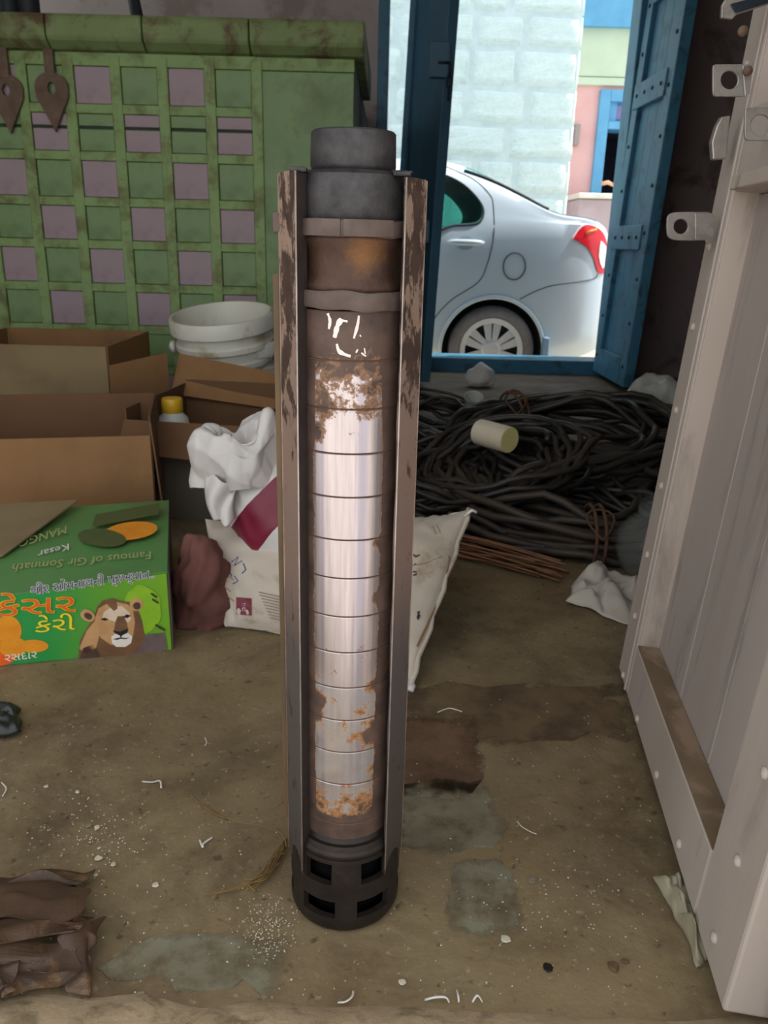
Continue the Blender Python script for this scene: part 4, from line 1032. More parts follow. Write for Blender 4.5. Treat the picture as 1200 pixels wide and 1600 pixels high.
# ---------------------------------------------------------------- mango box with printed faces
def build_mango():
    P0 = fl(268, 1015); u = (P0 - fl(0, 1040)).normalized(); v = V((0, 0, 1)); n = V((u.y, -u.x, 0)); dp = -n      # dp: into the scene
    root = thing('mango_box', 'green printed mango carton with a lion picture on the floor at the left', 'box', P0)
    Lx, D = .40, .40
    def F(a, b, off=0): return P0 + u * a + v * b + n * off               # front face
    hR, hL = .152, .128
    t = .004
    def fh(a): return hR + (hL - hR) * (-a / .29)
    green = NT('printed_green'); cv = green.coord('Generated')
    sx = green.n('ShaderNodeSeparateXYZ'); green.l(cv, sx.inputs[0])
    green.base(green.ramp(green.math('ADD', sx.outputs['X'], green.math('MULTIPLY', green.math('SUBTRACT', green.noise(cv, 3, 3), .5), .3)), [(.0, rgb(52, 140, 84)), (.45, rgb(44, 150, 70)), (.7, rgb(92, 158, 50)), (1.0, rgb(120, 176, 40))])).set(rough=.4)
    lid_m = mat('printed_green_lid', (98, 150, 84), (84, 134, 74), 5, .45, dirt=(112, 116, 76), dscale=5, dlo=.52, dhi=.8)
    def quad(name, m_, a, b, c, d, th=.004): return panel_part(root, name, m_, a, b, c, d, th)
    quad('front_wall', green.m, F(-Lx, 0, -t), F(0, 0, -t), F(0, hR, -t), F(-Lx, fh(-Lx), -t))
    quad('side_wall', M['carton_grey'], F(0, 0, -t), F(0, 0, -D), F(0, hR + .0, -D), F(0, hR, -t))
    quad('back_wall', M['carton'], F(0, 0, -D), F(-Lx, 0, -D), F(-Lx, .14, -D), F(0, .15, -D))
    quad('side_wall', M['carton'], F(-Lx, 0, -D), F(-Lx, 0, -t), F(-Lx, fh(-Lx), -t), F(-Lx, .14, -D))
    e0, e1, e2, e3 = F(-Lx, fh(-Lx)), F(.002, hR + .001), F(.004, .158, -D), F(-Lx, .15, -D)
    quad('lid', lid_m, e0, e1, e2, e3, .003)
    ln_ = (e1 - e0).cross(e3 - e0).normalized()
    def Lp(px_, py_, off=.0012):
        d = ray(px_, py_); tt = (e1 - CAMP).dot(ln_) / d.dot(ln_); return CAMP + d * tt + ln_ * (.003 + off)
    def Fp(px_, py_, off=.0012):
        d = ray(px_, py_); tt = (P0 - CAMP).dot(n) / d.dot(n); return CAMP + d * tt + n * (off + .0012)
    # lifted brown flaps on the left of the lid
    quad('flap', M['carton_pale'], Lp(-60, 884, .003), Lp(6, 874, .003), Lp(124, 790, .008), Lp(-60, 803, .012), .003)
    def flat(name, m_, pts): q = MB(); q.poly(pts); return part(q, name, m_, root)
    def blobpx(fn, cx, cy, rx, ry, off, rot=0, k=24, spike=0, seed=1):
        rn = random.Random(seed); out = []
        for i in range(k):
            a_ = 2 * pi * i / k; rr = 1 + spike * (rn.random() - .5)
            x, y = rx * cos(a_) * rr, ry * sin(a_) * rr
            out.append(fn(cx + x * cos(rot) - y * sin(rot), cy + x * sin(rot) + y * cos(rot), off))
        return out
    pm = {k: mat('print_' + k, c, c2, 40, .45) for k, c, c2 in (('tan', (208, 164, 114), (186, 140, 92)), ('mane', (134, 96, 64), (104, 74, 52)), ('darkmane', (92, 66, 54), (72, 54, 48)), ('pale', (232, 212, 190), (218, 194, 166)), ('white', (236, 230, 220), None), ('black', (36, 30, 30), None), ('orange', (236, 160, 40), (224, 134, 26)), ('redorange', (232, 84, 30), (238, 112, 34)), ('yellow', (246, 216, 40), None), ('navy', (40, 52, 110), None), ('haze', (180, 180, 120), (160, 170, 100)), ('lightgreen', (124, 176, 120), (96, 160, 96)), ('lime', (150, 196, 40), (130, 184, 40)), ('olive', (86, 96, 52), (76, 88, 46)), ('grey', (120, 104, 104), (100, 84, 82)))}
    # front: pale glow, lime corner, mangoes
    flat('print_glow', pm['lime'], blobpx(Fp, 222, 952, 30, 38, .0001, spike=.1))
    flat('print_rock', pm['grey'], [Fp(x, y, .0002) for x, y in ((120, 1030), (126, 1018), (215, 1000), (232, 990), (258, 988), (262, 1012), (256, 1019))])
    for cx, cy, rx, ry, m_, o_ in ((12, 985, 22, 24, 'orange', .0002), (-4, 1020, 32, 20, 'redorange', .0003), (52, 1009, 24, 10, 'orange', .0003), (20, 1010, 22, 16, 'orange', .0004)):
        flat('print_mango', pm[m_], blobpx(Fp, cx, cy, rx, ry, o_))
    # lion picture
    def lion():
        q = MB(); slots = []
        def lay(m_, pts):
            if pm[m_] not in slots: slots.append(pm[m_])
            q.cur = slots.index(pm[m_]); q.poly(pts)
        o = .0004
        lay('mane', [Fp(x, y, o) for x, y in ((122, 1028), (125, 1000), (136, 980), (146, 966), (152, 948), (160, 938), (176, 934), (186, 938), (206, 940), (216, 952), (222, 968), (226, 990), (224, 1004), (214, 1016), (196, 1024), (160, 1030))])
        lay('tan', [Fp(x, y, o + .0001) for x, y in ((124, 1012), (136, 984), (150, 968), (156, 990), (150, 1012), (134, 1022))])
        lay('darkmane', [Fp(x, y, o + .0001) for x, y in ((124, 1028), (130, 1012), (146, 1006), (156, 1020), (156, 1029))])
        lay('tan', blobpx(Fp, 137, 961, 12, 9, o + .0002, .5, 16, .1)); lay('darkmane', blobpx(Fp, 138, 962, 7, 5, o + .0003, .5, 12, .1))
        lay('tan', blobpx(Fp, 213, 944, 11, 10, o + .0002, -.3, 16, .1)); lay('darkmane', blobpx(Fp, 214, 946, 6, 6, o + .0003, 0, 12, .1))
        lay('tan', [Fp(x, y, o + .0003) for x, y in ((148, 968), (154, 950), (168, 942), (184, 940), (200, 944), (208, 954), (211, 972), (208, 992), (200, 1006), (186, 1010), (172, 1006), (158, 996), (150, 984))])
        lay('pale', [Fp(x, y, o + .0004) for x, y in ((162, 956), (176, 947), (190, 946), (202, 956), (205, 966), (200, 972), (190, 962), (184, 972), (172, 968), (160, 966))])
        lay('mane', [Fp(x, y, o + .0005) for x, y in ((166, 942), (174, 934), (182, 938), (184, 950), (178, 954), (172, 948))])
        lay('mane', [Fp(x, y, o + .0005) for x, y in ((180, 972), (184, 962), (194, 962), (199, 974), (200, 986), (178, 986))])
        lay('white', [Fp(x, y, o + .0006) for x, y in ((174, 994), (182, 988), (200, 988), (207, 994), (205, 1004), (196, 1010), (182, 1010), (175, 1004))])
        lay('black', [Fp(x, y, o + .0007) for x, y in ((176, 984), (188, 986), (201, 981), (199, 988), (191, 992), (189, 996), (187, 992), (180, 989))])
        lay('black', [Fp(x, y, o + .0007) for x, y in ((176, 998), (183, 996), (189, 995), (196, 996), (203, 995), (196, 998), (189, 997), (183, 999))])
        lay('black', [Fp(x, y, o + .0007) for x, y in ((157, 967), (163, 964), (170, 967), (164, 969))])
        lay('black', [Fp(x, y, o + .0007) for x, y in ((192, 963), (198, 959), (205, 961), (199, 965))])
        part(q, 'lion_picture', slots, root)
    lion()
    # lettering
    def put(s, name, m_, fn, p_bl, p_br, hpx, flip=False, off=.0009, bold=0.0, rim=None):
        """text between two picture points on the face; height in the same units"""
        a, b = fn(*p_bl, off), fn(*p_br, off); c = fn(p_bl[0], p_bl[1] - (hpx if not flip else -hpx), off)
        me = text_mesh(s, 1.0)
        if not me.vertices: return
        xs = [q_.co.x for q_ in me.vertices]; ys = [q_.co.y for q_ in me.vertices]
        x0, x1, y0_, y1_ = min(xs), max(xs), min(ys), max(ys)
        X = (b - a); Yv = c - a
        for q_ in me.vertices:
            q_.co = a + X * ((q_.co.x - x0) / (x1 - x0)) + Yv * ((q_.co.y - y0_) / (y1_ - y0_))
        me.materials.clear(); me.materials.append(m_)
        for p_ in me.polygons: p_.material_index = 0
        o = bpy.data.objects.new(name, me); COL.objects.link(o)
        me.transform(Matrix.Translation(-P0)); o.parent = root
        if rim:
            for dx, dy in ((1.4, .8), (-1.4, -.8), (1.1, -1.3), (-1.1, 1.3)):
                e = bpy.data.objects.new(name, me.copy()); e.data.materials.clear(); e.data.materials.append(rim); COL.objects.link(e); e.parent = root
                e.data.transform(Matrix.Translation(u * dx * .0007 + v * dy * .0007 - (n if fn is Fp else ln_) * .0003))
        return o
    put('ગીર સોમનાથની પ્રખ્યાત..', 'lettering', pm['navy'], Fp, (48, 934), (241, 907), 23, rim=pm['white'])
    put('કેસર', 'lettering', pm['redorange'], Fp, (-6, 963), (118, 955), 36, rim=pm['yellow'])
    put('કેરી', 'lettering', pm['yellow'], Fp, (55, 988), (117, 983), 27)
    put('રસદાર', 'lettering', pm['white'], Fp, (8, 1033), (58, 1027), 10)
    # lid print: reads from the other side
    put('Famous of Gir Somnath', 'lettering', pm['haze'], Lp, (236, 864), (22, 884), 12, flip=True)
    put('MANGO', 'lettering', pm['haze'], Lp, (104, 824), (30, 846), 12, flip=True)
    put('Kesar', 'lettering', pm['white'], Lp, (108, 852), (60, 864), 10, flip=True)
    flat('print_band', pm['olive'], [Lp(x, y, .0006) for x, y in ((144, 826), (150, 806), (250, 788), (248, 806))])
    flat('print_mango', pm['orange'], blobpx(Lp, 205, 832, 42, 14, .0007, -.12)); flat('print_leaf', pm['olive'], blobpx(Lp, 160, 843, 38, 14, .0009, .1))
    # stapled black marks along the right edge
    for cx, cy in ((241, 929), (243, 938), (248, 978), (254, 981)):
        q = MB(); q.tube([Fp(cx - 5, cy - 3, .002), Fp(cx + 4, cy + 3, .002)], .0016, 5); part(q, 'staple', M['ink'], root)
build_mango()

# ---------------------------------------------------------------- sacks and cloth
def lumpmesh(center, rx, ry, rz_, nseg=48, nring=28):
    q = MB(); prof = []
    vs = []; fs = []
    for j in range(nring + 1):
        ph = -pi / 2 + pi * j / nring
        for i in range(nseg):
            t = 2 * pi * i / nseg; vs.append(V((cos(ph) * cos(t) * rx, cos(ph) * sin(t) * ry, sin(ph) * rz_)) + V(center))
    for j in range(nring):
        for i in range(nseg): fs.append((j * nseg + i, j * nseg + (i + 1) % nseg, (j + 1) * nseg + (i + 1) % nseg, (j + 1) * nseg + i))
    q.add(vs, fs); return q
def clampz(me, z=.0015):
    for v_ in me.vertices:
        if v_.co.z < z: v_.co.z = z + .002 * (v_.index % 3) * .2
def sack_lying():
    root = thing('cream_sack', 'soiled cream printed sack lying on the floor behind the pump', 'sack', (0, 0, 0))
    LB, LT = fl(352, 982), at(322, 815, 1.56); RB_, RTp = fl(640, 1076), at(734, 799, 1.52)
    tm = at(648, 836, 1.56); bm_ = fl(446, 998)
    def T(a): return LT * (1 - a) ** 2 + 2 * a * (1 - a) * (2 * V((tm.x * .6 - .1, tm.y + .02, .15)) - (LT + RTp) / 2) + RTp * a * a
    def B(a): return LB * (1 - a) ** 2 + 2 * a * (1 - a) * (2 * V((bm_.x + .05, bm_.y - .02, 0)) - (LB + RB_) / 2) + RB_ * a * a
    NU, NV = 90, 40
    def srf(sgn):
        def f(a, b):
            p = B(a).lerp(T(a), b)
            nn = (T(a) - B(a)).cross(V((1, 0, 0)) + V((0, -.3, 0))).normalized()
            if nn.y > 0: nn = -nn
            bul = (max(0, 1 - abs(2 * a - 1) ** 3.0) ** .6) * (max(0, 1 - abs(2 * b - 1) ** 2.4) ** .75)
            k = .075 if sgn > 0 else -.055
            fold = .006 * abs(nz((a * 5, b * 3, 0), 1, 3)) + .004 * nz((a * 11, b * 11, 2), 1, 6)
            rip = .006 * nz((a * 30, b * 4, 1), 1, 9) * (1 if (b > .85 or b < .12) else .3)
            return p + nn * (bul * k + (fold + rip) * (1 if sgn > 0 else -1)) + V((0, 0, .004))
        return f
    q = MB(); q.grid(srf(1), NU, NV); q.grid(srf(-1), NU, NV)
    o = part(q, 'bag', M['cream_woven'], root, smooth=True, weld=True); clampz(o.data)
    bvh = BVHTree.FromPolygons([v_.co.copy() for v_ in o.data.vertices], [list(p_.vertices) for p_ in o.data.polygons])
    def onb(x, y, off=.0015):
        d = ray(x, y).normalized(); h = bvh.ray_cast(CAMP, d)
        return h[0] - d * off if h[0] is not None else None
    def strokes(name, m_, lines, r_):
        q = MB()
        for l in lines:
            pts = [onb(*p_) for p_ in l]
            pts = [p_ for p_ in pts if p_ is not None]
            if len(pts) > 1: q.tube(pts, r_, 4)
        if q.v:
            o = part(q, name, m_, root)
            if len(lines) > 1: o['kind'] = 'stuff'
    rn = random.Random(3)
    L = []
    for k in range(9):                      # column of small print
        x0, y0_ = 404 + k * 2.2, 925 + k * 5
        L.append([(x0 + i * 4, y0_ + i * .9) for i in range(9)])
    for k in range(6): L.append([(345 + i * 5, 868 + k * 11 + i * 4) for i in range(3 + k % 3)])
    strokes('printed_lines', M['brownink'], L, .0011)
    strokes('handwriting', M['blueink'], [[(362, 878), (372, 870), (366, 884), (378, 876)], [(380, 880), (384, 890), (378, 896)], [(350, 896), (356, 888), (362, 900)], [(366, 900), (372, 908), (364, 912)], [(344, 902), (348, 894)]], .0012)
    strokes('printed_marks', M['ink'], [[(644, 866), (652, 870)], [(648, 870), (656, 867)], [(648, 881), (650, 882)], [(645, 893), (651, 894)], [(646, 899), (651, 897)], [(652, 956), (656, 962), (653, 968)], [(655, 955), (652, 966)], [(330, 842), (338, 846)]], .0016)
    strokes('printed_lines', M['brownink'], [[(676 + i * 1.5, 822 + i * 3) for i in range(5)], [(682 + i * 1.5, 820 + i * 3) for i in range(5)], [(640, 884), (664, 880), (690, 870)]], .001)
    # maroon square with a small pale mark
    q = MB(); sq = [onb(369 + 24 * a, 933 + 27 * b + 2 * a, .002) for b in (0, .5, 1) for a in (0, .5, 1)]
    if all(p_ is not None for p_ in sq):
        q.add(sq, [(0, 1, 4, 3), (1, 2, 5, 4), (3, 4, 7, 6), (4, 5, 8, 7)]); part(q, 'maroon_square', M['maroon_print'], root)
    strokes('square_digits', M['white_plastic'], [[(379, 943), (383, 943), (383, 947), (379, 947), (379, 943)], [(379, 950), (383, 950), (383, 954), (379, 954), (379, 950)]], .0007)
    # stitched end seam on the right
    q = MB(); pts = [B(1).lerp(T(1), k / 14) + V((.003 * sin(k * 2.1), -.002, .006)) for k in range(15)]; q.tube(pts, .005, 6); part(q, 'end_seam', M['cream_woven'], root, smooth=True)
    q = MB(); e = at(726, 806, 1.50); f_ = at(737, 797, 1.50); q.tube([e, f_, f_ + V((.01, 0, -.004))], .006, 6, flat=.5); part(q, 'corner_ear', M['white_woven'], root, smooth=True)
    q = MB(); q.tube([fl(640, 1062, .012), fl(644, 1072, .006), fl(640, 1079, .003)], .007, 6, flat=.5); part(q, 'corner_ear', M['white_woven'], root, smooth=True)
    q = MB(); pts = [onb(x, y, .001) for x, y in ((702, 870), (696, 905), (684, 940), (668, 975), (652, 1010))]; pts = [p_ for p_ in pts if p_ is not None]
    if len(pts) > 1: q.tube(catmull(pts, 4), .0022, 5); part(q, 'brown_stain', mat('brown_seam_stain', (136, 106, 78), None, 9, .9), root, smooth=True)
sack_lying()
def sack_rolled():
    root = thing('white_sack', 'white woven sack with a maroon band and crumpled open mouth, behind the pump', 'sack', (0, 0, 0))
    A = at(371, 716, 1.57); B = at(425, 775, 1.54); C_ = at(490, 846, 1.50); D_ = at(560, 925, 1.48)
    axis = catmull([A, A.lerp(B, .5), B, B.lerp(C_, .5), C_, D_], 8); N = len(axis)
    rr = [(0, .06), (.15, .075), (.34, .098), (.6, .104), (.85, .085), (1, .03)]
    q = MB(); n = 64; vs = []; prev = None
    for i, p in enumerate(axis):
        t = (axis[min(i + 1, N - 1)] - axis[max(i - 1, 0)]).normalized()
        s1 = t.cross(V((0, 1, 0))).normalized(); s2 = t.cross(s1)
        r_ = interp(rr, i / (N - 1))
        for k in range(n):
            a = 2 * pi * k / n
            w_ = 1 + .10 * nz((cos(a) * 2.5, sin(a) * 2.5, i * .10), 1, 4) + .03 * nz((cos(a) * 8, sin(a) * 8, i * .15), 1, 7)
            vs.append(p + s1 * (r_ * w_ * cos(a) * 1.08) + s2 * (r_ * w_ * sin(a) * .8))
    for i in range(N - 1):
        f = i / (N - 1)
        q.cur = 1 if .36 < f < .62 else 0
        q.add([], [])
        for k in range(n):
            q.f.append([i * n + k, i * n + (k + 1) % n, (i + 1) * n + (k + 1) % n, (i + 1) * n + k]); q.mi.append(q.cur)
    q.v = [tuple(v_) for v_ in vs]
    q.f.append([(N - 1) * n + k for k in range(n)]); q.mi.append(0)
    o = part(q, 'bag', [M['white_woven'], M['maroon_print']], root, smooth=True)
    crumple(o.data, .0045, 16, 5, 6); clampz(o.data, .004)
    # folded-down mouth: a wavy sheet hung around the neck
    c = at(378, 728, 1.53); q = MB()
    def cowl(a, b):
        t = 2 * pi * a
        prof = [(0, .030, .030), (.2, .050, .070), (.42, .082, .078), (.62, .104, .050), (.8, .104, .010), (1, .098, -.034)]
        r_ = interp([(p_[0], p_[1]) for p_ in prof], b); h = interp([(p_[0], p_[2]) for p_ in prof], b)
        r_ *= 1 + .16 * nz((cos(t) * 1.6, sin(t) * 1.6, b * 1.2), 1, 2) + .05 * sin(5 * t + 3 * b)
        h += .028 * nz((cos(t) * 1.8, sin(t) * 1.8, b * 2), 1, 8) * (1 if b > .15 else .3)
        return c + V((r_ * cos(t) * .98, r_ * sin(t) * .75, h + .018 * cos(t)))
    q.grid(cowl, 200, 84)
    o = part(q, 'rolled_mouth', M['white_woven'], root, smooth=True, weld=True)
    crumple(o.data, .026, 6.5, 21, 3); crumple(o.data, .009, 15, 23, 3)
    # hanging tail of the mouth on the left
    q = MB(); tpts = [at(x, y, Y) for x, y, Y in ((352, 745, 1.485), (345, 768, 1.48), (344, 790, 1.475), (351, 812, 1.47))]
    cc = catmull(tpts, 7); NN = len(cc) - 1
    q.grid(lambda a, b: cc[int(round(b * NN))] + V(((a - .5) * (.075 - .04 * b), -.02 * sin(pi * a) + .008 * sin(9 * a + 4 * b), .006 * sin(7 * a))), 16, NN)
    o = part(q, 'hanging_fold', M['white_woven'], root, smooth=True); 
    mod = o.modifiers.new('thick', 'SOLIDIFY'); mod.thickness = .003
sack_rolled()
def heap(name, label, cat, center, r, m_, seed, amp, freq, flatz=True, fine=.004):
    q = lumpmesh((0, 0, 0), *r); root = q.obj(name, m_, None, smooth=True)
    me = root.data
    displace(me, lambda p, n: p * (1 + .28 * nz(p.normalized() * 1.7, 1, seed)))
    crumple(me, amp, freq, seed, 5); crumple(me, fine, freq * 2.8, seed + 2, 5)
    zmin = min(v_.co.z for v_ in me.vertices)
    if flatz:
        for v_ in me.vertices:
            if v_.co.z < -r[2] * .55: v_.co.z = -r[2] * .55
        me.transform(Matrix.Translation((0, 0, r[2] * .55 + .002)))
    root.location = center
    return tag(root, label, cat)
heap('maroon_cloth_bundle', 'dusty maroon cloth bundle between the mango box and the cream sack', 'cloth', (-.352, 1.445, -.004), (.058, .075, .108), M['maroon_cloth'], 3, .020, 9, True, .010)
def sheet(name, label, cat, pxs, m_, seed, h=.03, amp=.01, freq=12, nu=36, nv=36, th=.0015, base=.003):
    """crumpled sheet over a floor quad given by four picture points (left-near, right-near, right-far, left-far)"""
    P_ = [fl(*p_[:2], p_[2] if len(p_) > 2 else 0) for p_ in pxs]; c = sum(P_, V((0, 0, 0))) / 4
    def f(a, b):
        p = P_[0].lerp(P_[1], a).lerp(P_[3].lerp(P_[2], a), b)
        e = min(1, min(a, 1 - a, b, 1 - b) * 6)
        q_ = V((nz((a * 3, b * 3, 0), 1, seed), nz((a * 3, b * 3, 5), 1, seed), 0)) * .10 * (P_[1] - P_[0]).length
        rid = abs(nz((a * 2.6, b * 2.6, 9), 1, seed + 2)) * 1.6 + .4 * abs(nz((a * 7, b * 7, 3), 1, seed + 5))
        return p + q_ * 1.0 + V((0, 0, base + h * rid * (.25 + .75 * e) + h * .35 * e)) - c
    q = MB(); q.grid(f, nu, nv); o = q.obj(name, m_, None, smooth=True)
    crumple(o.data, amp, freq, seed, 5)
    zmin = min(v_.co.z + c.z for v_ in o.data.vertices)
    for v_ in o.data.vertices: v_.co.z = max(v_.co.z, base - c.z + .0008 * (v_.index % 2))
    mod = o.modifiers.new('thick', 'SOLIDIFY'); mod.thickness = th
    o.location = c
    return tag(o, label, cat)
sheet('white_cloth', 'grey white cloth rag on the floor beside the clear jar and grey door', 'cloth', [(880, 945), (985, 978), (1010, 915), (915, 893)], M['cloth_white'], 4, .036, .006, 8)
def folded(name, label, cat, flaps, m_, seed, th=.0016, jit=.0085):
    """a stiff crumpled sheet: several overlapping folded faces, each given as picture points with heights"""
    rn = random.Random(seed); q = MB()
    for pts in flaps:
        a, b, c_, d_ = [fl(x, y, z) for x, y, z in pts]; N = 5
        off = [[V((rn.gauss(0, jit), rn.gauss(0, jit), abs(rn.gauss(0, jit)))) for _ in range(N + 1)] for _ in range(N + 1)]
        k = len(q.v)
        q.grid(lambda u, v: a.lerp(b, u).lerp(d_.lerp(c_, u), v) + off[int(round(u * N))][int(round(v * N))] + V((0, 0, .012 * sin(pi * u) * sin(pi * v) + .003)), N, N)
    o = q.obj(name, m_, None); 
    for v_ in o.data.vertices: v_.co.z = max(v_.co.z, .002)
    c = sum((v_.co for v_ in o.data.vertices), V((0, 0, 0))) / len(o.data.vertices); c.z = 0
    o.data.transform(Matrix.Translation(-c)); o.location = c
    mod = o.modifiers.new('soft', 'SUBSURF'); mod.levels = mod.render_levels = 2
    mod = o.modifiers.new('thick', 'SOLIDIFY'); mod.thickness = th
    return tag(o, label, cat)
folded('brown_sheet', 'crumpled brown leathery sheet on the floor at the near left', 'sheet', [
    [(-60, 1570, 0), (110, 1562, 0), (140, 1480, .022), (-60, 1500, .03)],
    [(-60, 1500, .045), (120, 1470, .035), (135, 1440, .006), (-60, 1440, .006)],
    [(-60, 1452, .03), (130, 1432, .045), (128, 1385, .022), (-60, 1400, .02)],
    [(-60, 1405, .022), (125, 1392, .026), (150, 1368, .0), (-60, 1385, .0)],
    [(100, 1560, .0), (158, 1545, .0), (158, 1440, .012), (118, 1430, .040)],
    [(-60, 1580, .012), (32, 1565, .022), (26, 1512, .030), (-60, 1500, .022)]], M['leather'], 3)
sheet('black_film', 'crumpled black plastic scrap on the floor at the left edge below the mango box', 'scrap', [(-40, 1165), (34, 1150), (28, 1112), (-30, 1105)], M['black_film'], 6, .018, .005, 26, 24, 24)
sheet('plastic_sheet', 'pale translucent plastic scrap tucked under the grey door', 'scrap', [(1092, 1520), (1110, 1480), (1075, 1375), (1018, 1376)], M['palefilm'], 8, .022, .006, 24, 30, 30, .0008)
b_ = heap('plastic_bag', 'clear white plastic bag lying on the cables beside the grey door', 'bag', tuple(fl(1022, 646, .20)), (.12, .10, .075), M['clearfilm'], 13, .022, 9, True, .006)
c0 = fl(750, 604)
q = lumpmesh((0, 0, .045), .085, .05, .055, 36, 22); o = q.obj('white_scrap', M['white_woven'], smooth=True)
displace(o.data, lambda p, n: V((p.x * (1 - 5.5 * max(0, p.z - .02) * .75) + .018 * nz(p, 16, 2), p.y * (1 - 5.5 * max(0, p.z - .02) * .7) + .012 * nz(p, 16, 5), max(.001, p.z * 1.25 + .012 * nz(p, 20, 3)))))
crumple(o.data, .008, 14, 4, 4); clampz(o.data)
o.location = (c0.x, c0.y, 0); tag(o, 'small peaked white plastic scrap on the floor before the blue sill', 'scrap')

# ---------------------------------------------------------------- cable coils
def coil(label, c, R, sec, loops, tilt, seed, m_, cr=.0072, ell=1.0, ties=(), name='cable_coil', yaw=0):
    rn = random.Random(seed)
    root = thing(name, label, 'cable', c, 'coils of cable on the floor', rot=None)
    RM = Matrix.Rotation(yaw, 3, 'Z') @ Matrix.Rotation(tilt[0], 3, 'X') @ Matrix.Rotation(tilt[1], 3, 'Y')
    pts = []; K = 30
    targ = []
    for k in range(loops + 1):
        a = rn.random() * 2 * pi; r_ = sqrt(rn.random()); targ.append((cos(a) * r_ * sec[0], sin(a) * r_ * sec[1], rn.uniform(-.05, .05) * R, rn.uniform(-.05, .05) * R))
    for k in range(loops):
        for i in range(K):
            f = i / K; t = 2 * pi * f; f2 = f * f * (3 - 2 * f)
            a, b = targ[k], targ[k + 1]
            dr, dz, ox, oy = [a[j] + (b[j] - a[j]) * f2 for j in range(4)]
            w1 = nz((cos(t) * 1.3, sin(t) * 1.3, k * .9), 1, seed) ; w2 = nz((cos(t) * 1.3, sin(t) * 1.3, k * .9 + 50), 1, seed)
            pin = 1.0
            for tt in ties:
                dd = abs((t - tt + pi) % (2 * pi) - pi); pin = min(pin, .55 + .45 * min(1, dd / .6))
            rad = R + (dr + w1 * sec[0] * .8) * pin
            pts.append(RM @ V((rad * cos(t) * ell + ox, rad * sin(t) + oy, (dz + w2 * sec[1] * .6) * pin)))
    zmin = min(p_.z for p_ in pts); 
    lo = -c[2] + cr + .003
    pts = [V((p_.x, p_.y, max(p_.z, lo + .004 * (i % 5)))) for i, p_ in enumerate(pts)]
    q = MB(); q.tube(pts, cr, 6); q.obj('cable', m_, root, smooth=True)
    for tt in ties:
        cc = RM @ V((R * cos(tt) * ell, R * sin(tt), 0)); er = RM @ V((cos(tt), sin(tt), 0)); ez = RM @ V((0, 0, 1))
        q = MB()
        for s_ in (-.01, .012):
            et = er.cross(ez) * s_
            q.tube([cc + et + er * (sec[0] * .95 * cos(a)) + ez * (sec[1] * .95 * sin(a)) for a in [2 * pi * i / 16 for i in range(16)]], .0045, 6, closed=True)
        lp = [cc + ez * (sec[1] * .9) + V((.01 * sin(a * 2), -.012 - .03 * (1 - cos(a)), -.055 * (1 - cos(a)) * .5 + .004)) + V((.028 * sin(a), 0, 0)) for a in [2 * pi * i / 14 for i in range(14)]]
        q.tube(lp, .0030, 5, closed=True)
        q.obj('tie', M['tie'], root, smooth=True)
    return root
def cpos(x, y, z): p = fl(x, y, z); return (p.x, p.y, p.z)
coil('large brown cable coil tied with jute at the front of the heap', cpos(884, 770, .092), .235, (.085, .085), 26, (radians(8), radians(4)), 3, M['cable_brown'], .0105, 1.22, ties=(radians(-66),), yaw=radians(-24))
coil('big black cable coil leaning at the back right of the heap', cpos(892, 700, .15), .235, (.075, .095), 30, (radians(14), radians(-2)), 8, M['cable'], .0105, 1.25, ties=(radians(120),))
coil('loose black cable coil against the pump side of the heap', cpos(672, 752, .10), .155, (.075, .090), 24, (radians(16), radians(12)), 14, M['cable'], .0075, 1.1)
coil('thin black cable coil furthest back on the left of the heap', cpos(668, 664, .08), .19, (.075, .080), 20, (radians(10), radians(6)), 19, M['cable'], .0065, 1.15)
coil('black cable coil lying over the middle of the heap', cpos(775, 722, .17), .15, (.055, .05), 16, (radians(18), radians(-14)), 25, M['cable'], .0085, 1.25)
coil('black cable coil in the shade behind the grey door', cpos(1035, 755, .10), .18, (.08, .08), 22, (radians(8), radians(-6)), 31, M['cable'], .008, 1.0)
# stalk bundle
root = thing('stalk_bundle', 'bundle of thin copper brown stalks lying in front of the cable coils', 'bundle', tuple(fl(776, 882)))
rn = random.Random(5); protos = []
for k in range(5):
    q = MB(); L_ = .22 + .025 * k; q.tube(catmull([V((-L_ / 2, 0, 0)), V((-.05, .004 * (k - 2), .002)), V((L_ / 2, .006 * (2 - k), 0))], 3), .0026, 5); protos.append(q.mesh('stalk', M['stalk'], smooth=True))
for k in range(34):
    o = bpy.data.objects.new('stalk', protos[k % 5]); COL.objects.link(o); o.parent = root
    o.location = (rn.gauss(0, .018), rn.gauss(0, .018), .006 + abs(rn.gauss(0, .015))); o.rotation_euler = (0, rn.gauss(0, .03), radians(-33) + rn.gauss(0, .08))
# cream tube on the coils
c = at(772, 681, 2.05)
root = thing('plastic_tube', 'cream plastic tube with a pale yellow end lying on the cable coils', 'tube', c, rot=(0, 0, 0))
mxr = Matrix.Rotation(radians(-52), 4, 'Z') @ Matrix.Rotation(pi / 2, 4, 'Y') @ Matrix.Rotation(radians(0), 4, 'X')
q = MB(); q.lathe([(.030, -.055), (.0345, -.052), (.0345, .050), (.0335, .054), (.030, .054)], 32, M=mxr); q.obj('tube_body', M['cream_tube'], root, smooth=40)
q = MB(); q.lathe([(.033, .0545), (.0325, .0565), (0, .0565)], 32, M=mxr); q.obj('end_cap', M['cream_end'], root, smooth=40)
# small clear cup
c = at(738, 631, 2.95)
q = MB(); q.lathe([(.0, 0), (.024, 0), (.034, .07), (.036, .072), (.032, .070), (.022, .004), (0, .004)], 24, M=Matrix.Rotation(radians(28), 4, 'X'))
o = q.obj('clear_cup', M['clearfilm'], smooth=40); o.location = (c.x, c.y, c.z - .03); tag(o, 'small clear plastic cup on the thin cable coil', 'cup')
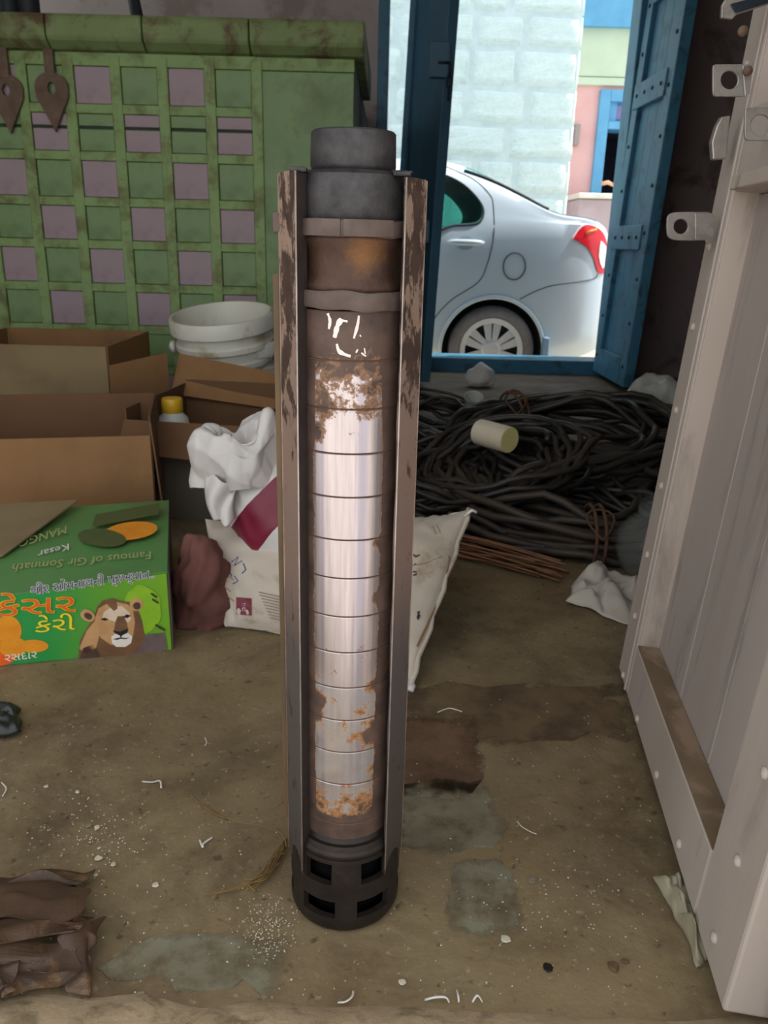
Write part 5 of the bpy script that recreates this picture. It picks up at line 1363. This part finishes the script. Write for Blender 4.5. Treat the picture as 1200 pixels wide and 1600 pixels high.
# clear jar beside the door
c = fl(1003, 900)
root = thing('clear_jar', 'round clear plastic jar on the floor behind the grey door edge', 'jar', (c.x + .02, c.y, .002))
q = MB(); q.lathe([(0, 0), (.05, 0), (.075, .02), (.088, .06), (.085, .105), (.066, .135), (.045, .148), (.045, .165), (.041, .165), (.041, .148), (.062, .132), (.081, .105), (.084, .06), (.072, .023), (.05, .004), (0, .004)], 40); q.obj('jar_body', M['clearjar'], root, smooth=True)
q = MB(); q.lathe([(.047, .152), (.049, .155), (.049, .176), (0, .178)], 32); q.obj('jar_lid', M['clearjar'], root, smooth=40)

# ---------------------------------------------------------------- grey foreground door
def build_door():
    A = V((.416, 1.238, .025)); B = V((.338, .578, .025)); L = (B - A).length
    mx = leaf_frame(A, B - A, radians(3.4))
    s = 1.0 if (mx.to_3x3() @ V((0, 1, 0))).x > 0 else -1.0        # +y local pointing away from the seen face (to the right)
    def by(a, b): return (min(s * a, s * b), max(s * a, s * b))
    root = thing('grey_plank_door', 'worn grey cream wooden door leaf with bolted stiles standing open at the right', 'door', A)
    H = 1.92; T = .052; RC = .034
    sw_, nw, bh = .088, .115, .092
    def bp(name, m_, x0, x1, ya, yb, z0, z1, bevel=.003): return pbox(root, name, m_, (x0, x1, *by(ya, yb), z0, z1), mx, bevel)
    bp('stile', M['door_paint'], 0, sw_, 0, T, 0, H, .004)
    bp('stile_edge', M['door_side'], sw_ - .0005, sw_ + .0025, .003, RC, bh, H, .0)
    bp('bead', M['door_paint'], sw_ - .020, sw_ - .013, -.0022, .01, .0, H, .0015)
    bp('stile', M['door_paint'], L - nw, L, 0, T, 0, H, .004)
    bp('rail', M['door_paint'], sw_ + .001, L - nw - .001, 0, T, 0, bh, .004)
    bp('rail_top_dust', M['door_dust'], sw_ + .004, L - nw - .002, .001, RC, bh - .001, bh + .0015, 0)
    bp('rail', M['door_paint'], sw_ + .001, L - nw - .001, 0, T, .770, .870, .004)
    bp('rail_edge', M['door_side'], sw_ + .02, L - nw, -.010, .012, .770, .788, .002)
    bp('rail', M['door_paint'], sw_ + .001, L - nw - .001, 0, T, H - .1, H, .004)
    pw = (L - sw_ - nw) / 3
    for k in range(3):
        for z0, z1 in ((bh, .770), (.870, H - .1)):
            bp('plank', M['door_plank'], sw_ + pw * k + .0012, sw_ + pw * (k + 1) - .0012, RC, T - .004, z0 + .001, z1 - .001, .0015)
    fr = Matrix.Identity(4)
    def bolt(x, z, r=.0062):
        o = stud(root, mx, (x, -.0 * s, z), r, M['door_side'])
        if s < 0:
            pass
    for x, z in ((.045, .012), (.18, .014), (.325, .02), (.46, .022), (L - .055, .035), (L - .052, .135), (L - .048, .24), (L - .046, .36), (.042, .121), (.039, .229), (.038, .345), (.034, .464), (.032, .588), (.03, .70), (.03, .93)): bolt(x, z)
    # hardware on the free edge
    def plate_hole(name, cx, cz, w_, h, hr, hole, yoff, th=.0035, m_=M['zinc'], tongue_round=True, n=24):
        """flat strap with a round hole in local x/z; hole=(x,z)"""
        outer = []
        for k in range(n):
            a = 2 * pi * k / n; ca, sa = cos(a), sin(a); e = .28
            outer.append((cx + w_ / 2 * math.copysign(abs(ca) ** e, ca), cz + h / 2 * math.copysign(abs(sa) ** e, sa)))
        inner = [(hole[0] + hr * cos(2 * pi * k / n), hole[1] + hr * sin(2 * pi * k / n)) for k in range(n)]
        q = MB(); vs = []
        for yy in (yoff, yoff + th):
            vs += [mx @ V((a, s * yy, b)) for a, b in outer] + [mx @ V((a, s * yy, b)) for a, b in inner]
        fs = []
        for k in range(n):
            k2 = (k + 1) % n
            fs += [(k, k2, n + k2, n + k), (2 * n + k, 3 * n + k, 3 * n + k2, 2 * n + k2), (k, 2 * n + k, 2 * n + k2, k2), (n + k, n + k2, 3 * n + k2, 3 * n + k)]
        q.add(vs, fs); return part(q, name, m_, root, bevel=.0006, seg=1)
    return root, mx, s, L, plate_hole, bp
droot, dmx, ds, dL, plate_hole, dbp = build_door()
# hasps: straps bent off the stile face, pointing into the room (seen face-on from the camera)
def edge_hasp(px_l, px_r, py_t, py_b, Y, hole, hr, name='hasp', round_=.45):
    """strap standing square to the door face: lies in an upright plane across the view at depth Y, fixed to the door on its right"""
    n = 28; cx, cy = (px_l + px_r) / 2, (py_t + py_b) / 2; hw, hh = (px_r - px_l) / 2, (py_b - py_t) / 2
    def p(x, y): return at(x, y, Y)
    outer = []
    for k in range(n):
        a = 2 * pi * k / n; ca, sa = cos(a), sin(a)
        e = round_ if ca < 0 else .2
        outer.append(p(cx + hw * math.copysign(abs(ca) ** e, ca), cy + hh * math.copysign(abs(sa) ** e, sa)))
    inner = [p(hole[0] + hr * cos(2 * pi * k / n), hole[1] + hr * 1.05 * sin(2 * pi * k / n)) for k in range(n)]
    vs = outer + inner + [q_ + V((0, .004, 0)) for q_ in outer + inner]; fs = []
    for k in range(n):
        k2 = (k + 1) % n
        fs += [(k, k2, n + k2, n + k), (2 * n + k, 3 * n + k, 3 * n + k2, 2 * n + k2), (k, 2 * n + k, 2 * n + k2, k2), (n + k, n + k2, 3 * n + k2, 3 * n + k)]
    q = MB(); q.add(vs, fs); return part(q, name, M['zinc'], droot, bevel=.0007, seg=1)
def wedge(name, m_, pts, Y, th, bevel=.001):
    q = MB(); q.prism([at(x, y, Y) for x, y in pts], (0, th, 0)); return part(q, name, m_, droot, bevel=bevel)
hYa, hYb = 1.17, 1.13
edge_hasp(1042, 1112, 331, 376, 1.16, (1064, 354), 11)
wedge('hasp_fold', M['zinc'], [(1086, 333), (1113, 333), (1118, 340), (1114, 376), (1106, 383), (1102, 376), (1086, 375)], 1.157, .003)
edge_hasp(1114, 1166, 100, 151, 1.10, (1140, 125), 13.5, round_=.2)
wedge('hasp_fold', M['zinc'], [(1160, 102), (1177, 97), (1172, 146), (1164, 151)], 1.096, .003)
q = MB(); q.lathe([(.0055, -.001), (.0055, .003), (0, .0045)], 12, M=Matrix.Translation(at(1168, 111, 1.09)) @ Matrix.Rotation(pi / 2, 4, 'X')); part(q, 'bolt', M['rust'], droot, smooth=True)
edge_hasp(1164, 1215, 168, 220, .98, (1189, 196), 16, name='latch_plate', round_=.25)
wedge('latch_keeper', M['zinc'], [(1120, 196), (1128, 182), (1142, 180), (1136, 248), (1114, 250), (1112, 222)], 1.16, .012, .002)
wedge('latch_strap', M['zinc'], [(1128, 8), (1140, -12), (1215, -20), (1215, 2), (1152, 22), (1144, 30), (1127, 28)], 1.12, .006, .001)
wedge('latch_strap', M['stud'], [(1142, 6), (1215, -14), (1215, 0), (1150, 20)], 1.117, .002, .0005)
q = MB(); q.lathe([(.006, -.001), (.006, .003), (0, .0045)], 12, M=Matrix.Translation(at(1160, 49, 1.11)) @ Matrix.Rotation(pi / 2, 4, 'X')); part(q, 'bolt', M['rust'], droot, smooth=True)
# jamb of the front doorway at the right
jb = struct(thing('trim_3', None, None, (0, 0, 0)))
bx(jb, 'jamb', M['door_side'], (.372, .47, .40, .555, 0, 2.42), bevel=.006)

# ---------------------------------------------------------------- litter on the floor
def chip(label, px_, py_, r, seed, h=.35, name='plaster_chip', m_=None):
    rn = random.Random(seed); c = fl(px_, py_); k = 7; q = MB()
    lo = [V((r * rn.uniform(.6, 1.1) * cos(2 * pi * i / k), r * rn.uniform(.6, 1.1) * sin(2 * pi * i / k), 0)) for i in range(k)]
    hi = [p_ * .72 + V((0, 0, r * h * rn.uniform(.7, 1.2))) for p_ in lo]
    q.add(lo + hi, [list(range(k))[::-1], list(range(k, 2 * k))] + [(i, (i + 1) % k, k + (i + 1) % k, k + i) for i in range(k)])
    o = q.obj(name, m_ or M['chip'], bevel=r * .08, seg=1); o.location = (c.x, c.y, .0005); o.rotation_euler.z = rn.uniform(0, 6)
    return tag(o, label, 'chip', 'pale chips scattered on the floor')
chip('heart shaped white chip on the floor left of the pump foot', 243, 1383, .0060, 1)
chip('largest rounded white chip in the cluster above the brown sheet', 154, 1342, .0058, 2)
chip('white chip just right of the largest rounded chip', 177, 1351, .0048, 3)
chip('small pale chip just above the largest rounded chip', 154, 1326, .0028, 4)
chip('long pale chip at the top right of the chip cluster', 152, 1294, .0052, 5)
chip('buff chip at the top left of the chip cluster', 139, 1290, .0050, 6, .2, m_=M['mortar'])
chip('pale chip alone on the left, higher of two near the black scrap', 121, 1238, .0050, 7)
chip('pale chip nearest below the black scrap', 73, 1229, .0042, 8)
chip('small chip beside the brown sheet edge', 150, 1368, .0030, 9)
chip('flat pale leaf shaped chip on the floor right of the pump foot', 790, 1468, .0070, 10, .2)
chip('buff flat chip right of the grey mortar patch', 831, 1376, .0075, 11, .15, m_=M['mortar'])
chip('pale diamond chip near the threshold below the pump', 628, 1535, .0055, 12, .2)
chip('white round chip near the threshold left of the pump', 455, 1531, .0022, 13)
chip('grey lump chip near the threshold at the right', 958, 1512, .0085, 14, .4, m_=M['redpatch'])
chip('small grey lump chip right beside the grey lump', 976, 1503, .0050, 15, .4, m_=M['redpatch'])
chip('dark flat chip on the floor near the threshold right of the pump', 857, 1512, .0085, 16, .1, m_=M['castblack'])
def strip(label, pts, r=.0014, m_=None, name='plastic_strip', cat='strip', arch=.0):
    q = MB(); P_ = [fl(x, y, .0025 + arch * sin(pi * i / (len(pts) - 1))) for i, (x, y) in enumerate(pts)]
    q.tube(catmull(P_, 4), r, 5, flat=.6); o = q.obj(name, m_ or M['thread'], smooth=True)
    return tag(o, label, cat, 'thin strips on the floor')
strip('bent white strip on the floor above the chip cluster', [(222, 1221), (238, 1222), (250, 1220), (252, 1231)])
strip('white check mark shaped strip left of the pump', [(312, 1312), (317, 1324), (318, 1318), (332, 1308)])
strip('wavy white strip on the floor behind the pump to the right', [(684, 1113), (696, 1108), (706, 1107), (722, 1112)])
strip('thin pale strip on the floor midway to the grey door', [(808, 1283), (816, 1292), (830, 1300), (838, 1303)], .0009)
strip('curved white strip at the threshold, leftmost below the pump', [(528, 1566), (540, 1565), (550, 1557), (552, 1548)], .0013, arch=.004)
strip('arched white strip at the threshold right of the pump', [(664, 1562), (680, 1558), (696, 1558), (702, 1566)], .0016, arch=.006)
strip('upright white strip at the threshold, middle one', [(714, 1546), (716, 1556), (717, 1566)], .0011, arch=.004)
strip('peaked white strip at the threshold, rightmost', [(738, 1566), (746, 1555), (754, 1566)], .0012, arch=.006)
strip('short white strip on the floor behind the chips', [(320, 1152), (323, 1160), (320, 1165)], .0009)
strip('tiny white strip at the left edge of the floor', [(2, 1222), (10, 1232), (4, 1244)], .0011)
# straw fibres beside the pump
q = MB(); rn = random.Random(9)
mains = [[(295, 1238), (312, 1255), (340, 1272), (372, 1284), (410, 1290), (440, 1302), (448, 1322)], [(318, 1396), (345, 1394), (380, 1386), (410, 1370), (440, 1345)], [(292, 1235), (318, 1262), (350, 1278)], [(330, 1412), (336, 1398), (350, 1392), (400, 1378)], [(398, 1392), (390, 1380), (415, 1362), (438, 1340)]]
for k in range(26): mains.append([(390 + rn.uniform(-14, 14), 1385 + rn.uniform(-10, 8)), (412 + rn.uniform(-8, 8), 1368 + rn.uniform(-8, 8)), (432 + rn.uniform(-6, 6), 1345 + rn.uniform(-10, 10)), (446 + rn.uniform(-4, 3), 1322 + rn.uniform(-14, 14))])
for i, l in enumerate(mains):
    P_ = [fl(x, y, .003 + .006 * rn.random()) for x, y in l]; q.tube(catmull(P_, 4), .0009 if i < 5 else .0005, 4)
tag(q.obj('straw_tuft', M['straw'], smooth=True), 'tuft of tan fibres on the floor against the pump foot', 'straw')
# loose grit nobody would count
q = MB(); rn = random.Random(12)
def grain(x, y, r):
    a = rn.random() * 6; q.add([V((x + r * cos(a + k * 2.1) * rn.uniform(.6, 1.1), y + r * sin(a + k * 2.1) * rn.uniform(.6, 1.1), .0006)) for k in range(3)] + [V((x, y, r * .8 + .0006))], [(0, 1, 3), (1, 2, 3), (2, 0, 3), (2, 1, 0)])
for _ in range(260):
    p_ = fl(418 + rn.gauss(0, 22), 1448 + rn.gauss(0, 24)); grain(p_.x, p_.y, rn.uniform(.0005, .0016))
for _ in range(170):
    p_ = fl(150 + rn.gauss(0, 45), 1310 + rn.gauss(0, 38)); grain(p_.x, p_.y, rn.uniform(.0005, .0020))
for _ in range(420):
    p_ = fl(rn.uniform(0, 1050), rn.uniform(1090, 1560)); grain(p_.x, p_.y, rn.uniform(.0006, .0019))
for _ in range(60):
    p_ = fl(rn.gauss(880, 70), rn.gauss(1410, 30)); grain(p_.x, p_.y, rn.uniform(.0007, .002))
tag(q.obj('white_grit', M['chip']), 'scattered white grit and plaster crumbs on the floor around the pump', 'grit', kind='stuff')
